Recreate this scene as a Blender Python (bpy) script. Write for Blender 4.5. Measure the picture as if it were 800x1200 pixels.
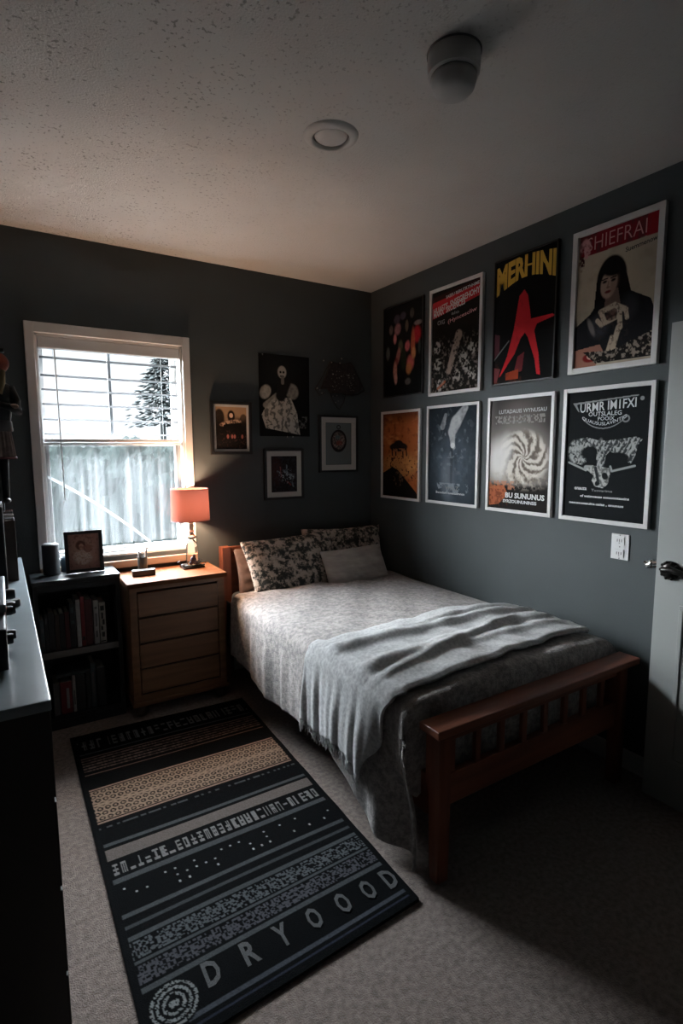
import bpy, bmesh, math, random
import numpy as np
from mathutils import Vector, Matrix

for o in list(bpy.data.objects):
    bpy.data.objects.remove(o)
scene = bpy.context.scene
C = scene.collection
PI = math.pi

# ------------------------------------------------------------------ camera
RX, BY, CH = 2.2167, 3.1345, 2.44        # right wall x, back wall y, ceiling height
yaw, pit, roll, FPX, CZ = math.radians(32.1813), math.radians(6.6559), math.radians(-0.1927), 632.57, 1.3805
cam = bpy.data.cameras.new('camera')
cam_ob = bpy.data.objects.new('camera', cam)
C.objects.link(cam_ob)
F = Vector((math.sin(yaw)*math.cos(pit), math.cos(yaw)*math.cos(pit), -math.sin(pit)))
R = Vector((math.cos(yaw), -math.sin(yaw), 0))
U = R.cross(F)
R2 = R*math.cos(roll) + U*math.sin(roll)
U2 = -R*math.sin(roll) + U*math.cos(roll)
M3 = Matrix((R2, U2, -F)).transposed()
cam_ob.matrix_world = Matrix.Translation((0, 0, CZ)) @ M3.to_4x4()
cam.sensor_fit = 'HORIZONTAL'
cam.sensor_width = 36
cam.lens = FPX/800*36
cam.clip_start = 0.02
scene.camera = cam_ob

# ------------------------------------------------------------------ world, lights, exposure
world = bpy.data.worlds.new('overcast_sky')
scene.world = world
world.use_nodes = True
wn = world.node_tree
wn.nodes.clear()
wo = wn.nodes.new('ShaderNodeOutputWorld')
wb = wn.nodes.new('ShaderNodeBackground')
wt = wn.nodes.new('ShaderNodeTexCoord')
wm = wn.nodes.new('ShaderNodeMapping'); wm.inputs['Scale'].default_value = (2, 2, 9)
wz = wn.nodes.new('ShaderNodeTexNoise'); wz.inputs['Scale'].default_value = 2.2; wz.inputs['Detail'].default_value = 5
wr = wn.nodes.new('ShaderNodeValToRGB')
wr.color_ramp.elements[0].position = .3; wr.color_ramp.elements[0].color = (.66, .76, .86, 1)
wr.color_ramp.elements[1].position = .7; wr.color_ramp.elements[1].color = (.92, .97, 1, 1)
wn.links.new(wt.outputs['Generated'], wm.inputs['Vector']); wn.links.new(wm.outputs['Vector'], wz.inputs['Vector'])
wn.links.new(wz.outputs['Fac'], wr.inputs['Fac']); wn.links.new(wr.outputs['Color'], wb.inputs['Color'])
wx = wn.nodes.new('ShaderNodeSeparateXYZ'); wn.links.new(wt.outputs['Generated'], wx.inputs['Vector'])
wq = wn.nodes.new('ShaderNodeMapRange'); wq.interpolation_type = 'SMOOTHSTEP'      # overcast sky: brighter towards the zenith
for k_, v_ in (('From Min', .18), ('From Max', .62), ('To Min', .62), ('To Max', 60.0)): wq.inputs[k_].default_value = v_
wn.links.new(wx.outputs['Z'], wq.inputs['Value']); wn.links.new(wq.outputs[0], wb.inputs['Strength'])
wn.links.new(wb.outputs['Background'], wo.inputs['Surface'])

port = bpy.data.lights.new('window_portal', 'AREA')
port.shape = 'RECTANGLE'; port.size = .74; port.size_y = 1.13
port.cycles.is_portal = True
po = bpy.data.objects.new('window_portal', port); C.objects.link(po)
po.location = (.545, BY+.15, 1.39); po.rotation_euler = (-PI/2, 0, 0)

sun = bpy.data.lights.new('hazy_sun', 'SUN')
sun.energy = 33; sun.angle = math.radians(56); sun.color = (.90, .96, 1)
so = bpy.data.objects.new('hazy_sun', sun); C.objects.link(so)
sdir = Vector((1.38, -1.08, -.47))
so.rotation_euler = sdir.to_track_quat('-Z', 'Y').to_euler(); so.location = (-2, 6, 5)

bulb = bpy.data.lights.new('lamp_bulb_light', 'POINT')
bulb.energy = 27; bulb.color = (1, .64, .40); bulb.shadow_soft_size = .03
LX, LY = .89, 3.015
bl = bpy.data.objects.new('lamp_bulb_light', bulb); C.objects.link(bl)
bl.location = (LX, LY, 1.085)

vs = scene.view_settings
vs.view_transform = 'Standard'; vs.look = 'None'; vs.gamma = 1; vs.exposure = 1.25; vs.use_curve_mapping = False
scene.display_settings.display_device = 'sRGB'

# ------------------------------------------------------------------ materials
def srgb(h):
    if isinstance(h, str):
        h = [int(h[i:i+2], 16)/255 for i in (0, 2, 4)]
    return tuple(c/12.92 if c <= .04045 else ((c+.055)/1.055)**2.4 for c in h)
MATS = {}
def mat(name, col, rough=.6, metal=0, noise=0, nscale=30, bump=0, bscale=200, stretch=(1, 1, 1), spec=.5, col2=None, detail=4, coat=0, sheen=0):
    if name in MATS: return MATS[name]
    m = bpy.data.materials.new(name); m.use_nodes = True
    nt = m.node_tree; b = nt.nodes['Principled BSDF']
    col = srgb(col) if isinstance(col, str) else col
    b.inputs['Roughness'].default_value = rough; b.inputs['Metallic'].default_value = metal
    b.inputs['Specular IOR Level'].default_value = spec
    b.inputs['Coat Weight'].default_value = coat
    b.inputs['Sheen Weight'].default_value = sheen
    tc = nt.nodes.new('ShaderNodeTexCoord'); mp = nt.nodes.new('ShaderNodeMapping'); mp.inputs['Scale'].default_value = stretch
    nt.links.new(tc.outputs['Object'], mp.inputs['Vector'])
    n = nt.nodes.new('ShaderNodeTexNoise'); n.inputs['Scale'].default_value = nscale; n.inputs['Detail'].default_value = detail
    nt.links.new(mp.outputs['Vector'], n.inputs['Vector'])
    r = nt.nodes.new('ShaderNodeValToRGB')
    c2 = srgb(col2) if isinstance(col2, str) else (col2 or tuple(c*(1-noise) for c in col))
    r.color_ramp.elements[0].position = .35; r.color_ramp.elements[0].color = (*c2, 1)
    r.color_ramp.elements[1].position = .65; r.color_ramp.elements[1].color = (*col, 1)
    nt.links.new(n.outputs['Fac'], r.inputs['Fac']); nt.links.new(r.outputs['Color'], b.inputs['Base Color'])
    if bump:
        n2 = nt.nodes.new('ShaderNodeTexNoise'); n2.inputs['Scale'].default_value = bscale; n2.inputs['Detail'].default_value = 3
        nt.links.new(mp.outputs['Vector'], n2.inputs['Vector'])
        bp = nt.nodes.new('ShaderNodeBump'); bp.inputs['Strength'].default_value = bump; bp.inputs['Distance'].default_value = .004
        nt.links.new(n2.outputs['Fac'], bp.inputs['Height']); nt.links.new(bp.outputs['Normal'], b.inputs['Normal'])
    MATS[name] = m
    return m
def nodes(m): return m.node_tree, m.node_tree.nodes['Principled BSDF']

wall_m = mat('dark_grey_paint', (.064, .076, .079), .62, noise=.10, nscale=3, bump=.15, bscale=160, spec=.3)
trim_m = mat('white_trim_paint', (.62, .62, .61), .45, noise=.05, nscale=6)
frame_white = mat('white_poster_frame', (.60, .59, .58), .4, noise=.05, nscale=20)
frame_black = mat('black_frame', (.010, .010, .011), .45, noise=.2, nscale=20)
matboard = mat('white_mat_board', (.52, .50, .47), .8, noise=.04)
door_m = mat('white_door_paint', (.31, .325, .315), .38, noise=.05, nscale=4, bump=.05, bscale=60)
dark_metal = mat('dark_bronze', (.03, .028, .026), .3, metal=.8, noise=.3, nscale=60)
chrome = mat('polished_steel', (.75, .75, .76), .12, metal=1)
wood_bed = mat('cherry_wood', (.23, .075, .040), .42, col2=(.13, .042, .024), nscale=9, stretch=(1, 1, 1), detail=6, bump=.08, bscale=40)
wood_x = mat('cherry_wood_grain_across', (.24, .078, .040), .40, col2=(.14, .044, .024), nscale=14, stretch=(.15, 2, 2), detail=6, bump=.08, bscale=60)
wood_z = mat('cherry_wood_grain_upright', (.23, .072, .036), .42, col2=(.13, .040, .022), nscale=14, stretch=(2, 2, .15), detail=6, bump=.08, bscale=60)
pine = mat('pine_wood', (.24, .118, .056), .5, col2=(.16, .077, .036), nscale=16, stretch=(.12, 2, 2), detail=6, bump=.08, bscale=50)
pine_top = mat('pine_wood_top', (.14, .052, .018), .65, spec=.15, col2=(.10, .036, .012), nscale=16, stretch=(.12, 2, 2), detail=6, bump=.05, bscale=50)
gap_m = mat('shadow_gap_wood', (.03, .018, .01), .8)  # near-black colour stands for shade in the drawer gaps
black_wood = mat('black_laminate', (.014, .017, .020), .28, noise=.2, nscale=8)
black_matte = mat('black_laminate_side', (.012, .015, .018), .55, noise=.2, nscale=8)
shelf_edge = mat('grey_shelf_edge', (.16, .155, .15), .5, noise=.1)
desk_top_m = mat('desk_top_reflection', (.25, .30, .33), .24, noise=.12, nscale=5)  # bluish window reflection put into the base colour of the top
desk_side = mat('dark_brown_desk', (.022, .017, .013), .55, noise=.3, nscale=12, stretch=(1, 1, .2))
black_pl = mat('black_plastic', (.012, .014, .016), .4, noise=.1)
plate_m = mat('white_plastic', (.62, .62, .62), .35)
slat2_m = mat('backlit_blind_slat', (.10, .105, .11), .6)  # darker copy of the white slat, backlit shade put into its colour
slat_m = mat('white_blind_slat', (.55, .57, .58), .5)
cream = mat('cream_paper', (.6, .56, .48), .8, noise=.15, nscale=300, stretch=(1, 1, .05))

# carpet
carpet = mat('beige_carpet', (.30, .235, .20), .95, col2=(.16, .122, .105), nscale=60, detail=6, bump=1, bscale=260, sheen=.2)
nt, b = nodes(carpet)
for n in nt.nodes:
    if n.type == 'BUMP': n.inputs['Distance'].default_value = .012
# ceiling : pale with darker specks and a popcorn relief
ceil_m = mat('textured_ceiling', (.56, .55, .53), .9, noise=.06, nscale=3, bump=.5, bscale=140)
nt, b = nodes(ceil_m)
old = b.inputs['Base Color'].links[0].from_socket
tc = nt.nodes.new('ShaderNodeTexCoord')
n1 = nt.nodes.new('ShaderNodeTexNoise'); n1.inputs['Scale'].default_value = 74; n1.inputs['Detail'].default_value = 2
n2 = nt.nodes.new('ShaderNodeTexNoise'); n2.inputs['Scale'].default_value = 7; n2.inputs['Detail'].default_value = 3
gx = nt.nodes.new('ShaderNodeSeparateXYZ')
for n in (n1, n2): nt.links.new(tc.outputs['Object'], n.inputs['Vector'])
nt.links.new(tc.outputs['Object'], gx.inputs['Vector'])
ad = nt.nodes.new('ShaderNodeMath'); ad.operation = 'MULTIPLY_ADD'; ad.inputs[1].default_value = .30
nt.links.new(n2.outputs['Fac'], ad.inputs[0]); nt.links.new(n1.outputs['Fac'], ad.inputs[2])
rp = nt.nodes.new('ShaderNodeValToRGB')
rp.color_ramp.elements[0].position = .765; rp.color_ramp.elements[0].color = (0, 0, 0, 1)
rp.color_ramp.elements[1].position = .83; rp.color_ramp.elements[1].color = (.55, .55, .55, 1)
nt.links.new(ad.outputs[0], rp.inputs['Fac'])
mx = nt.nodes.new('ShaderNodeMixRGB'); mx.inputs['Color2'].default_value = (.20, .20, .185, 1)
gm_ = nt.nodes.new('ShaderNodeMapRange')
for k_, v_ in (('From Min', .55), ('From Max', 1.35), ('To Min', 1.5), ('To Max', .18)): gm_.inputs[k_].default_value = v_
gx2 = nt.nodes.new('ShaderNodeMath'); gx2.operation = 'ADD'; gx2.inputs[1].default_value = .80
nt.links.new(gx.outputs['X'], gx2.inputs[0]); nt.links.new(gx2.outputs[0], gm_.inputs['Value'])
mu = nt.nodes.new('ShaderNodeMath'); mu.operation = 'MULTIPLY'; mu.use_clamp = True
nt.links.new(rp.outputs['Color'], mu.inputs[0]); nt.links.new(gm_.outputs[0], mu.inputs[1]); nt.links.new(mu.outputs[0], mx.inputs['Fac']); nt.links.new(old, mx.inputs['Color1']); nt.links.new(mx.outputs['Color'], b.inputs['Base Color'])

def emis(name, col, s):
    m = bpy.data.materials.new(name); m.use_nodes = True; nt, b = nodes(m)
    b.inputs['Emission Color'].default_value = (*col, 1); b.inputs['Emission Strength'].default_value = s
    b.inputs['Base Color'].default_value = (*col, 1)
    return m
def vcol(name, rough=.4, coat=0, bump=0, bscale=900):
    m = bpy.data.materials.new(name); m.use_nodes = True; nt, b = nodes(m)
    a = nt.nodes.new('ShaderNodeAttribute'); a.attribute_name = 'Col'
    nt.links.new(a.outputs['Color'], b.inputs['Base Color']); b.inputs['Roughness'].default_value = rough
    b.inputs['Coat Weight'].default_value = coat
    if bump:
        n2 = nt.nodes.new('ShaderNodeTexNoise'); n2.inputs['Scale'].default_value = bscale
        tc = nt.nodes.new('ShaderNodeTexCoord'); nt.links.new(tc.outputs['Object'], n2.inputs['Vector'])
        bp = nt.nodes.new('ShaderNodeBump'); bp.inputs['Strength'].default_value = bump; bp.inputs['Distance'].default_value = .003
        nt.links.new(n2.outputs['Fac'], bp.inputs['Height']); nt.links.new(bp.outputs['Normal'], b.inputs['Normal'])
    return m
print_m = vcol('printed_paper', .75, 0)
print_m.node_tree.nodes['Principled BSDF'].inputs['Specular IOR Level'].default_value = .12
woven_m = vcol('woven_rug', .95, 0, .8, 500)
woven_m.node_tree.nodes['Principled BSDF'].inputs['Specular IOR Level'].default_value = .05

def thin_glass(name, refl=.06, tint=(1, 1, 1)):
    m = bpy.data.materials.new(name); m.use_nodes = True; nt = m.node_tree; nt.nodes.clear()
    out = nt.nodes.new('ShaderNodeOutputMaterial'); t = nt.nodes.new('ShaderNodeBsdfTransparent'); g = nt.nodes.new('ShaderNodeBsdfGlossy')
    t.inputs['Color'].default_value = (*tint, 1); g.inputs['Roughness'].default_value = .02
    lw = nt.nodes.new('ShaderNodeLayerWeight'); pw = nt.nodes.new('ShaderNodeMath'); pw.operation = 'POWER'; pw.inputs[1].default_value = 5
    nt.links.new(lw.outputs['Facing'], pw.inputs[0])
    fr = nt.nodes.new('ShaderNodeMath'); fr.operation = 'MULTIPLY_ADD'; fr.inputs[1].default_value = .7; fr.inputs[2].default_value = .03
    nt.links.new(pw.outputs[0], fr.inputs[0])
    mx = nt.nodes.new('ShaderNodeMixShader')
    nt.links.new(fr.outputs[0], mx.inputs[0]); nt.links.new(t.outputs[0], mx.inputs[1]); nt.links.new(g.outputs[0], mx.inputs[2])
    nt.links.new(mx.outputs[0], out.inputs['Surface'])
    return m
pane_glass = thin_glass('window_glass')
def translucent(name, col, transp=0., fib=False, col2=None):
    m = bpy.data.materials.new(name); m.use_nodes = True; nt = m.node_tree; nt.nodes.clear()
    out = nt.nodes.new('ShaderNodeOutputMaterial'); d = nt.nodes.new('ShaderNodeBsdfDiffuse'); tl = nt.nodes.new('ShaderNodeBsdfTranslucent')
    d.inputs['Color'].default_value = (*col, 1); tl.inputs['Color'].default_value = (*(col2 or col), 1)
    mx = nt.nodes.new('ShaderNodeMixShader'); mx.inputs[0].default_value = .55
    nt.links.new(d.outputs[0], mx.inputs[1]); nt.links.new(tl.outputs[0], mx.inputs[2])
    last = mx
    if transp or fib:
        tr = nt.nodes.new('ShaderNodeBsdfTransparent'); m2 = nt.nodes.new('ShaderNodeMixShader')
        m2.inputs[0].default_value = transp
        nt.links.new(mx.outputs[0], m2.inputs[1]); nt.links.new(tr.outputs[0], m2.inputs[2]); last = m2
        if fib:
            tc = nt.nodes.new('ShaderNodeTexCoord'); mp = nt.nodes.new('ShaderNodeMapping'); mp.inputs['Scale'].default_value = (26, 1, .8)
            n = nt.nodes.new('ShaderNodeTexNoise'); n.inputs['Scale'].default_value = 1; n.inputs['Detail'].default_value = 4
            r = nt.nodes.new('ShaderNodeMapRange'); r.inputs['From Min'].default_value = .35; r.inputs['From Max'].default_value = .7
            r.inputs['To Min'].default_value = transp+.16; r.inputs['To Max'].default_value = transp-.40
            nt.links.new(tc.outputs['Object'], mp.inputs['Vector']); nt.links.new(mp.outputs['Vector'], n.inputs['Vector'])
            nt.links.new(n.outputs['Fac'], r.inputs['Value']); nt.links.new(r.outputs[0], m2.inputs[0])
    nt.links.new(last.outputs[0], out.inputs['Surface'])
    return m
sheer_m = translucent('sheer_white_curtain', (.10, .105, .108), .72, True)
shade_m = translucent('salmon_lamp_shade', (.40, .14, .11), 0, col2=(.030, .011, .0092))

# ------------------------------------------------------------------ geometry helpers
def box(bm, x0, x1, y0, y1, z0, z1, bev=0, seg=2):
    r = bmesh.ops.create_cube(bm, size=1)
    vs_ = r['verts']
    for v in vs_:
        v.co = Vector((x0+(v.co.x+.5)*(x1-x0), y0+(v.co.y+.5)*(y1-y0), z0+(v.co.z+.5)*(z1-z0)))
    if bev:
        es = list({e for v in vs_ for e in v.link_edges})
        r2 = bmesh.ops.bevel(bm, geom=es, offset=bev, segments=seg, affect='EDGES', profile=.6)
    return bm
def B(*a, **k):
    bm = bmesh.new(); return box(bm, *a, **k)
def lathe(bm, prof, c, n=32, sx=1, sy=1, cap=True):
    rings = []
    for r, z in prof:
        rings.append([bm.verts.new((c[0]+r*sx*math.cos(2*PI*i/n), c[1]+r*sy*math.sin(2*PI*i/n), c[2]+z)) for i in range(n)])
    for a, b_ in zip(rings, rings[1:]):
        for i in range(n):
            bm.faces.new((a[i], a[(i+1) % n], b_[(i+1) % n], b_[i]))
    if cap:
        bm.faces.new(rings[0][::-1]); bm.faces.new(rings[-1])
    return bm
def tube(bm, pts, r, n=10, cap=True, rads=None):
    pts = [Vector(p) for p in pts]
    rings = []
    up = Vector((0, 0, 1))
    for i, p_ in enumerate(pts):
        d = (pts[min(i+1, len(pts)-1)]-pts[max(i-1, 0)]).normalized()
        a = d.cross(up)
        if a.length < .05: a = d.cross(Vector((1, 0, 0)))
        a.normalize(); b_ = d.cross(a).normalized()
        rr = rads[i] if rads else r
        rings.append([bm.verts.new(p_+a*rr*math.cos(2*PI*k/n)+b_*rr*math.sin(2*PI*k/n)) for k in range(n)])
    for a, b_ in zip(rings, rings[1:]):
        for k in range(n):
            bm.faces.new((a[k], a[(k+1) % n], b_[(k+1) % n], b_[k]))
    if cap:
        bm.faces.new(rings[0][::-1]); bm.faces.new(rings[-1])
    return bm
def poly_prism(bm, pts, off):
    """closed 3D polygon extruded by vector off"""
    a = [bm.verts.new(p_) for p_ in pts]; b_ = [bm.verts.new(Vector(p_)+Vector(off)) for p_ in pts]
    n = len(a)
    bm.faces.new(a); bm.faces.new(b_[::-1])
    for i in range(n): bm.faces.new((a[i], b_[i], b_[(i+1) % n], a[(i+1) % n]))
    return bm
def ball(bm, c, r, sx=1, sy=1, sz=1, n=16, m=10):
    res = bmesh.ops.create_uvsphere(bm, u_segments=n, v_segments=m, radius=r)
    for v in res['verts']: v.co = Vector((c[0]+v.co.x*sx, c[1]+v.co.y*sy, c[2]+v.co.z*sz))
    return bm
def grid(bm, nu, nv, fn):
    vv = [[bm.verts.new(fn(i/(nu), j/(nv))) for i in range(nu+1)] for j in range(nv+1)]
    for j in range(nv):
        for i in range(nu):
            bm.faces.new((vv[j][i], vv[j][i+1], vv[j+1][i+1], vv[j+1][i]))
    return vv

def root_of(o):
    v = Vector((0, 0, 0))
    while o is not None:
        v += o.location; o = o.parent
    return v
def obj(name, bm, m, parent=None, smooth=False, origin=None, label=None, recalc=True, autosmooth=None):
    """links bm (given in world coordinates) as one mesh object"""
    if recalc: bmesh.ops.recalc_face_normals(bm, faces=bm.faces)
    me = bpy.data.meshes.new(name)
    if origin is None and parent is None:
        xs = [v.co for v in bm.verts]
        origin = Vector(((min(v.x for v in xs)+max(v.x for v in xs))/2, (min(v.y for v in xs)+max(v.y for v in xs))/2, min(v.z for v in xs)))
    off = root_of(parent) if parent else Vector(origin)
    bmesh.ops.translate(bm, verts=bm.verts, vec=-off)
    bm.to_mesh(me); bm.free()
    if smooth:
        for p_ in me.polygons: p_.use_smooth = True
    if autosmooth:
        try: me.set_sharp_from_angle(angle=math.radians(autosmooth))
        except Exception: pass
    me.materials.append(m)
    o = bpy.data.objects.new(name, me); C.objects.link(o)
    if parent: o.parent = parent
    else: o.location = off
    if label: o['label'] = label
    return o
def thing(name, label, cat, loc, group=None, kind=None):
    o = bpy.data.objects.new(name, None); C.objects.link(o); o.location = loc
    o.empty_display_size = .05
    o['label'] = label; o['category'] = cat
    if group: o['group'] = group
    if kind: o['kind'] = kind
    return o
def tag(o, label, cat, group=None, kind=None):
    o['label'] = label; o['category'] = cat
    if group: o['group'] = group
    if kind: o['kind'] = kind
    return o
def struct(name, bm, m, label=None, parent=None, **k):
    o = obj(name, bm, m, parent, **k)
    if not parent: o['kind'] = 'structure'
    if label: o['label'] = label; o['category'] = name.split('_')[0] if not parent else None
    if label and parent: del o['category']
    return o

# ------------------------------------------------------------------ room shell
LXW, FY, HX = -.62, -.75, 1.26           # left wall x, rear wall y, x of the short return wall
DY = .28                                 # wall the door hangs in
WX0, WX1, WZ0, WZ1 = .18, .907, .80, 1.958
struct('floor', B(LXW-.1, RX+.1, FY-.1, BY+.02, -.1, 0), carpet, 'beige cut pile carpet covering the bedroom floor')
struct('ceiling', B(LXW-.1, RX+.1, FY-.1, BY+.16, CH, CH+.1), ceil_m, 'pale speckled textured ceiling')
bm = bmesh.new()
box(bm, LXW-.1, WX0, BY, BY+.16, 0, CH); box(bm, WX1, RX+.1, BY, BY+.16, 0, CH)
box(bm, WX0, WX1, BY, BY+.16, 0, WZ0); box(bm, WX0, WX1, BY, BY+.16, WZ1, CH)
struct('wall_back', bm, wall_m, 'dark grey wall with the window and five small pictures')
struct('wall_right', B(RX, RX+.1, FY-.1, BY, 0, CH), wall_m, 'dark grey wall hung with eight posters')
struct('wall_left', B(LXW-.1, LXW, FY-.1, BY, 0, CH), wall_m, 'dark grey wall behind the desk')
struct('wall_rear', B(LXW, RX, FY-.1, FY, 0, CH), wall_m, 'dark grey wall behind the camera')
bm = bmesh.new()
box(bm, HX, HX+.09, DY-.1, DY, 0, CH); box(bm, 2.10, RX, DY-.1, DY, 0, CH); box(bm, HX+.09, 2.10, DY-.1, DY, 1.85, CH)
box(bm, HX-.0, HX+.09, FY, DY-.1, 0, CH)
struct('wall_front', bm, wall_m, 'dark grey wall with the doorway')
struct('baseboard_right', B(RX-.014, RX, DY, BY-.014, 0, .085, bev=.004), trim_m, 'white baseboard under the poster wall')
struct('baseboard_back', B(LXW, RX, BY-.014, BY, 0, .085, bev=.004), trim_m, 'white baseboard under the window wall')

# window
bm = bmesh.new()
cw = .042
box(bm, WX0-cw, WX0, BY-.018, BY, .775, WZ1+cw+.008, bev=.003); box(bm, WX1, WX1+cw, BY-.018, BY, .775, WZ1+cw+.008, bev=.003)
box(bm, WX0, WX1, BY-.018, BY, WZ1, WZ1+cw+.008, bev=.003)
win = struct('window_1', bm, trim_m, 'white framed sash window half covered by an open blind')
bm = bmesh.new()                                    # jamb liner
jt = .012
box(bm, WX0, WX0+jt, BY, BY+.14, WZ0, WZ1); box(bm, WX1-jt, WX1, BY, BY+.14, WZ0, WZ1)
box(bm, WX0, WX1, BY, BY+.14, WZ1-jt, WZ1); box(bm, WX0, WX1, BY, BY+.14, WZ0, WZ0+jt)
obj('window_jamb', bm, trim_m, win)
obj('window_sill', B(WX0-cw, WX1+cw, BY-.03, BY, .735, .775, bev=.004), mat('wooden_sill', (.36, .24, .17), .5, noise=.2, nscale=20, stretch=(.2, 1, 1)), win, label='warm wood window sill')
def sash(z0, z1, y, name, mull):
    bm = bmesh.new(); w = .028
    x0, x1 = WX0+jt, WX1-jt
    box(bm, x0, x0+w, y, y+.03, z0, z1, bev=.003); box(bm, x1-w, x1, y, y+.03, z0, z1, bev=.003)
    box(bm, x0+w, x1-w, y, y+.03, z0, z0+w*1.15, bev=.003); box(bm, x0+w, x1-w, y, y+.03, z1-w, z1, bev=.003)
    s = obj(name, bm, trim_m, win)
    if mull: obj('mullion', B(.535-.008, .535+.008, y+.004, y+.024, z0+w, z1-w), mat('grey_mullion', (.22, .23, .24), .5), s)
    obj('pane', B(x0+w-.004, x1-w+.004, y+.013, y+.016, z0+w-.004, z1-w+.004), pane_glass, s)
sash(1.40, WZ1-jt, BY+.09, 'upper_sash', True)
sash(WZ0+jt, 1.435, BY+.055, 'lower_sash', False)

# blind : head rail, open slats, cord
bd = thing('window_blind', 'white horizontal blind with open slats in the upper half of the window', 'blind', (.545, BY+.03, 1.40))
obj('head_rail', B(WX0+.014, WX1-.014, BY+.004, BY+.05, 1.889, 1.944, bev=.004), slat_m, bd)
for z in (1.846, 1.757, 1.686, 1.613, 1.536, 1.462):
    bm = bmesh.new()
    grid(bm, 30, 4, lambda u, v, z=z: (WX0+.02+u*(WX1-WX0-.04), BY+.010+v*.032, z-.002*math.sin(u*PI)+.002*math.sin(v*PI)+(v-.5)*-.008))
    bmesh.ops.solidify(bm, geom=bm.faces[:], thickness=.0016)
    obj('slat', bm, slat2_m, bd, smooth=False)
obj('bottom_rail', B(WX0+.018, WX1-.018, BY+.02, BY+.046, 1.421, 1.438, bev=.003), slat_m, bd)
for x in (.262, .80):
    obj('cord', tube(bmesh.new(), [(x, BY+.045, 1.42), (x, BY+.045, 1.90)], .0012, 6), slat_m, bd)
obj('wand', tube(bmesh.new(), [(.268, BY+.014, 1.89), (.272, BY+.012, 1.5), (.275, BY+.012, 1.12)], .0035, 8), slat_m, bd)

# sheer cafe curtain
ct = thing('sheer_curtain', 'sheer white curtain over the lower window pane', 'curtain', (.545, BY+.04, .86))
bm = bmesh.new()
rc = random.Random(4)
def cur(u, v):
    x = WX0+.02+u*(WX1-WX0-.04)
    a = .006+.006*(1-v)
    return (x, BY+.034+a*math.sin(u*58+1.7*math.sin(u*9))+.004*math.sin(u*131), .865+v*.545)
grid(bm, 220, 24, cur)
obj('fabric', bm, sheer_m, ct, smooth=True)
bm = bmesh.new()
grid(bm, 60, 4, lambda u, v: (WX0+.02+u*.50, BY+.020+.004*math.sin(u*20), 1.245-.30*u-.06*math.sin(u*PI)*0-.09*u*u+(v-.5)*.016))
obj('diagonal_strip', bm, translucent('dense_white_sheer', (.30, .32, .33), .30), ct, smooth=True)  # added pale strip, a diagonal line across the lower pane
obj('curtain_rod', tube(bmesh.new(), [(WX0+.012, BY+.03, 1.412), (WX1-.012, BY+.03, 1.412)], .005, 8), slat_m, ct)
tag(obj('curtain_wire', tube(bmesh.new(), [(WX0+.012, BY+.012, .842), (.4, BY+.010, .838), (.7, BY+.010, .846), (WX1-.012, BY+.012, .858)], .0022, 8), mat('grey_cord', (.12, .12, .12), .5)),
    'thin grey wire stretched across the bottom of the window', 'wire')

def vnoise(u, v, su, sv, seed, octv=3):
    rs = np.random.RandomState(seed); out = 0; amp = 1; tot = 0
    for o in range(octv):
        nx, ny = int(su*2**o)+3, int(sv*2**o)+3
        L = rs.rand(ny, nx)
        x = np.clip(u, 0, 1)*(nx-2.001); y = np.clip(v, 0, 1)*(ny-2.001)
        xi = x.astype(int); yi = y.astype(int); fx = x-xi; fy = y-yi
        fx = fx*fx*(3-2*fx); fy = fy*fy*(3-2*fy)
        out = out+amp*((L[yi, xi]*(1-fx)+L[yi, xi+1]*fx)*(1-fy)+(L[yi+1, xi]*(1-fx)+L[yi+1, xi+1]*fx)*fy)
        tot += amp; amp *= .55
    return out/tot
# ------------------------------------------------------------------ outdoors
g_m = mat('hazy_grass', (.0095, .011, .0108), .95, col2=(.006, .0075, .0073), nscale=.8, detail=6, spec=0)
struct('ground', B(-40, 60, BY+.3, 90, -.3, -.25), g_m, 'hazy grass outside the window')
tr_m = mat('hazy_leaves', (.008, .0098, .0094), .95, col2=(.005, .0064, .0062), nscale=6, detail=6, spec=0)
rt = random.Random(9)
bm = bmesh.new()
HN = 260
hr = np.random.RandomState(31)
hu, hv = np.meshgrid(np.linspace(0, 1, HN+1), np.linspace(0, 1, 41))
hnz = vnoise(hu, hv, 46, 8, 32, 5); hlow = vnoise(hu, hv*0, 9, 1, 33, 2)
def hedge_pt(u, v):
    i = int(round(u*HN)); j = int(round(v*40)); n_ = hnz[j, i]; h = 1.50+.34*(hlow[j, i]-.5)
    a = v*PI
    return (-1.6+u*9.5, 10+.7*-math.cos(a)*(1+.7*(n_-.5)), -.25+(h+.25)*math.sin(a)**.6*(1+.22*(n_-.5)))
grid(bm, HN, 40, hedge_pt)
tag(obj('hedge', bm, tr_m), 'hazy hedge row beyond the lower window pane', 'hedge')
pine_t = thing('conifer_tree', 'hazy conifer seen through the right of the upper pane', 'tree', (3.12, 12, -.25))
tr2_m = mat('hazy_needles', (.012, .0135, .0135), .95, col2=(.007, .0085, .0085), nscale=9, detail=6, spec=0)
obj('trunk', tube(bmesh.new(), [(3.02, 12, -.25), (3.02, 12, 1.9), (3.05, 12, 3.3)], .05, 8, rads=[.08, .055, .02]), tr2_m, pine_t)
bm = bmesh.new()
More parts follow.
